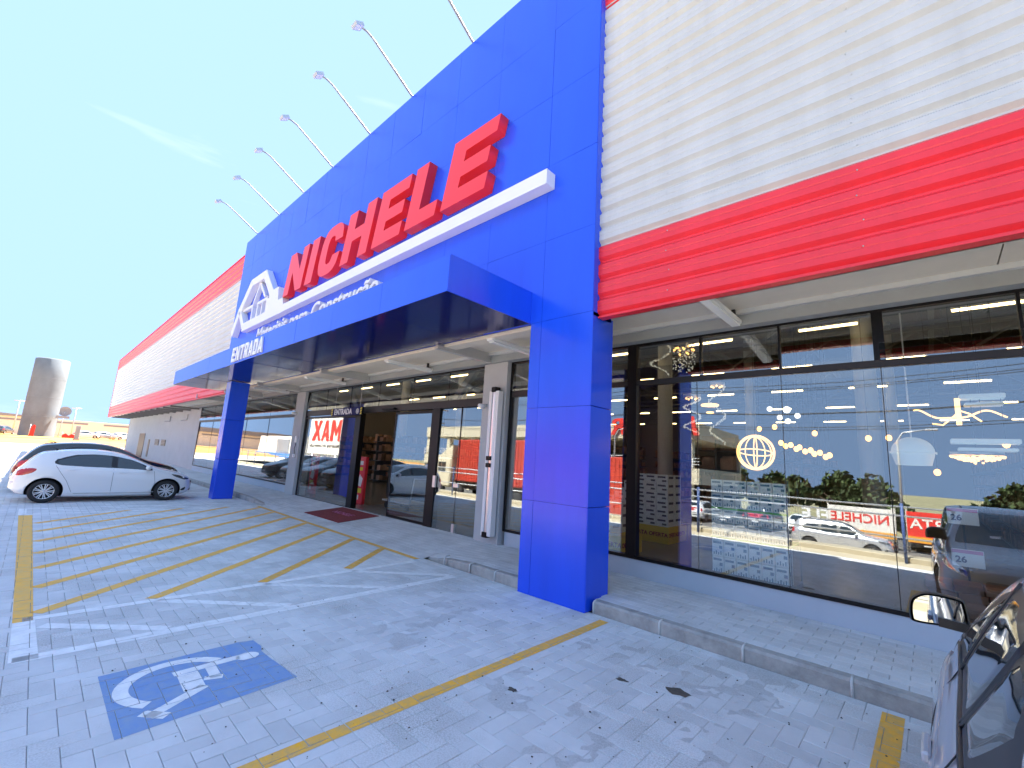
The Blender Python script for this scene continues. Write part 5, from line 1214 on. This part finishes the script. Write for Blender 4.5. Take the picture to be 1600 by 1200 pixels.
#CARSEND
# ------------------------------------------------------------------ far left background
t = thing('silo_tower', 'tall round grey concrete water tower behind the parked cars', 'water tower', (-112, 0.25, 1.0))
b = MB(); b.lathe([(2.2,0)]+[(2.2,3.4*k) for k in range(1,4)]+[(2.2,13.3),(2.05,13.45),(0.001,13.6)], (0,0,0), 'z', 48, True); obj('shaft', b, M['concwall'], t)
b = MB()
for z in (3.3,6.6,9.9): b.lathe([(2.2,z-.04),(2.215,z-.03),(2.215,z+.03),(2.2,z+.04)], (0,0,0), 'z', 48)
obj('pour_joint', b, M['concwall'], t)
b = MB(); b.box(1.6,1.8,3.3,2.6,3.5,3.7); obj('side_box', b, M['roofgrey'], t)
t = thing('satellite_dish', 'grey satellite dish beside the foot of the round tower', 'dish', (-112, 3.1, 5.6)); obj('bowl', MB().lathe([(0.001,0),(0.5,0.06),(0.85,0.2)], (0,0,0), 'x', 20), M['roofgrey'], t); obj('mast', MB().tube([(0,0,0),(0,-0.2,-4.6)], 0.06, 6), M['galv'], t)
for o_ in t.children: pass
t = thing('far_warehouse', 'long low white warehouse on the horizon behind the tower', 'building', (-165, 10, 1.0))
obj('wall', MB().box(-2,-90,0,8,34,4.1), M['whitewall'], t); obj('roof', MB().prism([(-90.5,4.1),(-8,4.1),(-8,4.3),(-30,5.5),(-90.5,5.5)], -2.5, 8.5, 'yz'), M['roofgrey'], t)
b = MB()
for k in range(12): b.box(8.0,-88+k*10,3.2,8.06,-81+k*10,3.6)
obj('window_band', b, M['roofgrey'], t)
for i, (y, h, lb) in enumerate(((-3.4,7.6,'thin lamp post left of the round tower'),(6.0,7.0,'thin lamp post right of the round tower'))):
    t = thing('lamp_post', lb, 'lamp post', (-150,y,1.0)); obj('post', MB().tube([(0,0,0),(0,0,h)], 0.12, 6), M['galv'], t); obj('arm', MB().tube([(0,-0.9,h-.1),(0,0.9,h-.1)], 0.09, 6), M['galv'], t)
cc = [(-130,7.5,P_white,'white car'),(-131,10.5,P_silver,'silver car'),(-129,13.4,P_white,'second white car'),(-130,16.0,P_grey,'grey car'),(-131,-4.2,P_grey,'dark car left of the round tower')]
for i, (x, y, pc, lb) in enumerate(cc):
    copy_tree(car_w, (x,y,1.0), 0.3*i, lb+(' parked far away before the white warehouse, %s from the tower' % ('nearest','second','third','fourth')[i] if i < 4 else ''), 'distant cars by the warehouse', [(P_white, pc)] if pc != P_white else None, (1.15,1.15,1.15))
for (y, h, lb) in ((-0.6,1.9,'small red banner flag at the foot of the round tower'),(3.2,0.9,'low red barrier right of the round tower')):
    t = thing('red_banner', lb, 'banner', (-106,y,1.0)); obj('cloth', MB().prism([(0,0),(0.55,0),(0.6,h*.9),(0.35,h),(0.15,h*.8)] if h > 1 else [(0,0),(1.6,0),(1.6,.5),(1.1,.7),(.8,.4),(.4,.75),(0,.5)], -0.05, 0.05, 'yz'), M['banner_red'], t); obj('pole', MB().tube([(0,0,0),(0,0,h)], .04, 6), M['galv'], t)
t = thing('grey_cabinet', 'slanted blue grey sign panel between the tower and the distant cars', 'sign', (-104,4.6,1.0)); obj('panel', MB().bbox(-.1,0,0,.1,.6,2.1,.03), M['roofgrey'], t); obj('foot', MB().box(-.2,-.1,-.3,.2,.7,0), M['pole'], t)

# ------------------------------------------------------------------ across the street (seen mirrored in the glass)
t = thing('pipe_railing', 'two bar galvanised railing with blue grey posts along the lot edge, mirrored in the glass', 'railing', (-10,-1.95,0))
for z in (1.26, 1.05, 0.55): obj('rail', MB().tube([(-42,0,z),(16,0,z)], 0.022, 8), M['galv'], t)
pm = MB().tube([(0,0,-.03),(0,0,1.34)], 0.03, 8).mesh('post', M['bluepost'])
for k in range(24): o = obj('post', pm, None, t); o.location = (-41+k*2.4, 0.0, 0)
g = MB(); g.bbox(-52,-2.6,-0.05,12,-2.1,0.10,0.02); tag(obj('low_wall', g, M['tan']), 'low dusty concrete kerb wall below the lot railing', 'wall')
suv = make_car('suv', P_silver, 'street_car', 'silver off-road car with roof rails on the street, mirrored in the right window', (-3.7,-17.3,-1.73), -PI/2)
for k, (x, lb) in enumerate(((-9.5,'black car parked across the street, mirrored behind the cartons'),(-14,'white car parked across the street beside the container'),(3.5,'red car parked across the street, mirrored at the right'))):
    copy_tree(suv, (x,-25.5,-1.73), PI, lb, 'cars parked across the street', [(P_silver, (P_black, P_white, P_red)[k])])
for k, x in enumerate((-11.9, -7.1, -0.5)):
    copy_tree(car_w, (x,-26,-1.73), 0, ('small grey hatchback across the street, left','small white hatchback across the street, middle','small black hatchback across the street, right')[k], 'cars parked across the street', [(P_white, (P_grey, P_white, P_black)[k])] if k != 1 else None)
# container lorry
t = thing('lorry', 'cream cab lorry carrying a red container, mirrored in the doors', 'lorry', (-32.5,-17.0,-1.73))
b = MB(); b.bbox(-1.0,-1.25,1.35,9.5,1.25,4.75,0.04); ct = obj('container', b, M['cont_red'], t)
b = MB()
for k in range(34): b.box(-0.9+k*.30,1.25,1.45,-0.75+k*.30,1.29,4.65)
obj('container_rib', b, M['cont_red'], ct)
b = MB(); b.bbox(-4.2,-1.2,0.75,-1.9,1.2,3.2,0.12); cb = obj('cab', b, M['beigebld'], t); b = MB(); b.prism([(-3.9,3.2),(-1.9,3.2),(-1.9,4.3)], -1.1, 1.1, 'xz'); obj('wind_deflector', b, M['beigebld'], cb)
obj('cab_window', MB().box(-3.6,1.2,2.0,-2.5,1.215,2.8).box(-4.215,-1.0,2.0,-4.2,1.0,2.9), M['carglass'], cb); obj('chassis', MB().box(-4.0,-0.5,0.75,9.4,0.5,1.34), M['trim'], t)
for x in (-3.2,-0.6,6.4,7.7,9.0):
    for y in (-1.05, 1.05): obj('wheel', MB().lathe([(.001,-.15),(.5,-.15),(.5,.15),(.001,.15)], (x,y,.5), 'y', 20), M['tyre'], t)
t.scale = (1.1,1.1,1.15)
t = thing('container_stack', 'second red container standing on the ground across the street', 'container', (-17.2,-16.5,-1.73)); b = MB(); b.bbox(-4,-1.2,.2,3.5,1.2,4.4,.04)
for k in range(22): b.box(-3.9+k*.33,1.2,.3,-3.75+k*.33,1.24,4.3)
obj('shell', b, M['cont_red'], t); obj('skid', MB().box(-3.9,-1.1,0,-3.5,1.1,.2).box(3.0,-1.1,0,3.4,1.1,.2), M['trim'], t)
# car park building with ramp and open decks
t = thing('car_park_building', 'cream two storey building with open decks and white railings, mirrored in the glass', 'building', (-34,-30,-1.73)); t.scale = (1,1,.84)
b = MB(); b.box(-18,-6,0,20,-5.7,9).box(-18,-5.7,3.4,20,5,4.9).box(-18,-5.7,7.8,20,5,9.4)
sl = obj('deck', b, M['beigebld'], t)
for k in range(9): obj('column', MB().box(-18+k*4.6,4.2,0,-17.4+k*4.6,4.8,3.4).box(-18+k*4.6,4.2,4.9,-17.4+k*4.6,4.8,7.8), M['beigebld'], t)
b = MB()
for z in (5.25,5.55,5.85): b.box(-18,5.02,z,20,5.06,z+.05)
for k in range(26): b.box(-18+k*1.5,5.01,4.9,-17.94+k*1.5,5.07,5.9)
obj('railing', b, M['white'], t)
obj('dark_interior', MB().box(-17.9,-5.6,0.05,19.9,-5.0,3.35).box(-17.9,-5.6,4.95,19.9,-5.0,7.75), M['trim'], t)
me = text_mesh('MATERIAL', 2.6, 0.2, 0.05, 0.2); me.materials.append(M['banner_red']); place(me, Matrix.Translation((20.2,5.2,8.2)) @ Matrix.Rotation(PI, 4, 'Z') @ RX); obj('red_lettering', me, None, t)
obj('small_sign', MB().box(8,5.02,3.7,10.2,5.1,4.6), M['banner_red'], t); obj('small_sign', MB().box(13,5.02,3.6,16,5.1,4.5), M['banner_or'], t)
# billboard
t = thing('billboard', 'white billboard with huge red letters across the street, mirrored in the left door', 'billboard', (-77.5,-22.5,-1.73)); t.scale = (1.45,1,1)
obj('face', MB().bbox(-4.5,-.15,3.0,4.5,.15,9.4,.05), M['banner'], t); obj('post', MB().tube([(-3,0,0),(-3,0,3)], .2, 8), M['galv'], t); obj('post', MB().tube([(3,0,0),(3,0,3)], .2, 8), M['galv'], t)
for i, lp in enumerate(bold('MAX', 3.6, 2.3, .12, .3)):
    me = curve_mesh(lp, .1); me.materials.append(M['banner_red']); place(me, Matrix.Translation((3.9,.2,5.3)) @ Matrix.Rotation(PI, 4, 'Z') @ RX); obj('letter', me, None, t)
me = text_mesh('Materiais de Constru\u00e7\u00e3o', 0.8, .02, .01); me.materials.append(M['trim']); place(me, Matrix.Translation((3.9,.17,4.2)) @ Matrix.Rotation(PI, 4, 'Z') @ RX); obj('lettering', me, None, t)
# blue hoarding and pale block at the far left of the mirrored view
t = thing('blue_warehouse', 'blue and white warehouse across the street, mirrored in the left shop window', 'building', (-95,-26,-1.73))
obj('wall', MB().box(-14,-4,0,10,4,6), M['banner'], t); obj('blue_band', MB().box(-14,4,0,10,4.2,2.6), M['skyblue'], t); obj('doorway', MB().box(-4,4,2.7,3,4.1,5.4), M['roofgrey'], t)
# banners on a fence
for i, (x, w_, m1, txt, lb) in enumerate(((-3.4,3.2,'banner','NICHELE','white banner with red letters on the fence across the street'),(0.2,3.0,'banner_red','OFERTA','red and white banner on the fence across the street'),(3.8,3.4,'banner_red','MATERIAL','long red banner on the fence across the street, right'))):
    t = thing('fence_banner', lb, 'banner', (x,-23.0,-1.73)); obj('cloth', MB().box(-w_/2,-.03,.6,w_/2,.0,2.3), M[m1], t)
    me = text_mesh(txt, .75, .01, .012, align='CENTER'); me.materials.append(M['banner_red'] if m1 == 'banner' else M['banner']); place(me, Matrix.Translation((0,.012,1.4)) @ Matrix.Rotation(PI, 4, 'Z') @ RX); obj('lettering', me, None, t)
    obj('stripe', MB().box(-w_/2,.001,.62,w_/2,.01,.95), M['banner_or'], t)
    obj('post', MB().tube([(-w_/2,-.06,0),(-w_/2,-.06,2.4)], .05, 6), M['pole'], t); obj('post', MB().tube([(w_/2,-.06,0),(w_/2,-.06,2.4)], .05, 6), M['pole'], t)
# utility poles with wires
px = [-38, -14, 4.5, 24]
for i, x in enumerate(px):
    t = thing('utility_pole', ('utility pole far left across the street','utility pole beside the red container','utility pole mirrored right of the dome pendant','utility pole far right across the street')[i], 'utility pole', (x,-16.5,-1.73), 0, 'utility poles along the street')
    obj('post', MB().tube([(0,0,0),(0,0,9.5)], [.17,.11], 10), M['pole'], t); obj('crossarm', MB().box(-.06,-1,8.6,.06,1,8.72), M['pole'], t); obj('crossarm', MB().box(-.06,-.6,7.2,.06,.6,7.3), M['pole'], t)
b = MB()
for i in range(3):
    for (dy, z) in ((-.9,7.45),(-.3,7.45),(.9,7.45),(-.5,6.0),(.5,5.9),(0,5.2),(.1,5.05)):
        P = []
        for k in range(11): u = k/10; P.append((px[i]+(px[i+1]-px[i])*u, -16.5+dy, z-1.6*u*(1-u)))
        b.tube(P, .018, 4, False)
tag(obj('overhead_wires', b, M['trim'], fix=False), 'sagging black overhead wires between the utility poles', 'wires')
for i, (x, y) in enumerate(((-1.5,-24),(7.5,-24),(-20,-22))):
    t = thing('street_lamp', ('street lamp mirrored above the silver off-road car','street lamp at the right across the street','street lamp beside the lorry')[i], 'street lamp', (x,y,-1.73)); obj('post', MB().tube([(0,0,0),(0,0,6.5),(.3,0,7.0),(1.4,0,7.2)], [.08,.06,.05,.04], 8), M['galv'], t); obj('lamp_head', MB().bbox(1.3,-.12,7.13,1.9,.12,7.24,.03), M['galv'], t)
def tree(x, y, h, r, lb, seed):
    R_ = random.Random(seed); t = thing('tree', lb, 'tree', (x,y,-1.98), 0, 'trees beyond the street'); b = MB(); b.tube([(0,0,0),(.1,0,h*.3),(0,.1,h*.6)], [.3,.22,.12], 8)
    for k in range(6): a = k*1.05; b.tube([(0.05,0,h*.35+k*.1),(math.cos(a)*r*.5,math.sin(a)*r*.5,h*.62),(math.cos(a)*r*.8,math.sin(a)*r*.8,h*.75)], [.1,.06,.03], 5)
    obj('trunk', b, M['bark'], t); b = MB(); cl = [(R_.gauss(0,.42)*r, R_.gauss(0,.42)*r, h*.68+R_.gauss(0,.16)*h) for _ in range(16)]
    for _ in range(3600):
        c0 = cl[R_.randrange(16)]; d = Vector((R_.gauss(0,1),R_.gauss(0,1),R_.gauss(0,.8))).normalized()*r*.34*R_.random()**.4
        p = Vector(c0)+d; a = Vector((R_.gauss(0,1),R_.gauss(0,1),R_.gauss(0,1))).normalized()*.26; n_ = a.orthogonal().normalized()*.17
        b.add([p-a, p+n_, p+a, p-n_], [(0,1,2,3)])
    obj('crown', b, M['leaf'], t, fix=False)
for i, (x, y, h, r, lb) in enumerate(((-10,-31,4.4,2.9,'broad dark tree mirrored left of the silver off-road car'),(-5,-33,4.2,3.2,'broad dark tree mirrored above the silver off-road car'),(4.5,-34,3.9,2.4,'tree mirrored behind the utility pole'),(-17,-38,5,3,'tall tree beyond the red container'),(14,-36,4.5,3,'tree far right beyond the street'),(-56,-44,6,4,'tree far left beyond the street'))): tree(x, y, h, r, lb, i+3)
t = thing('low_house', 'low building with orange tiled roof beyond the banners', 'building', (4,-48,-1.98)); t.scale = (1,1,.42); obj('wall', MB().box(-9,-4,0,9,4,2.6), M['beigebld'], t); obj('roof', MB().prism([(-4.6,2.6),(4.6,2.6),(0,4.0)], -9.5, 9.5, 'yz'), M['orangel'], t)
me = text_mesh('NICHELE', 1.1, .1, .03, align='CENTER'); me.materials.append(M['white']); place(me, Matrix.Translation((-4.5,-24,-.55)) @ Matrix.Rotation(PI, 4, 'Z') @ RX)
t = thing('white_lettering', 'free standing white letters across the street, mirrored over the off-road car', 'sign', (-4.5,-24,-1.73)); obj('lettering', me, None, t, world=True); obj('support', MB().box(-2.6,-.1,.9,2.6,.05,1.05).box(-2.2,-.1,0,-2.1,.05,.9).box(2.1,-.1,0,2.2,.05,.9), M['trim'], t)
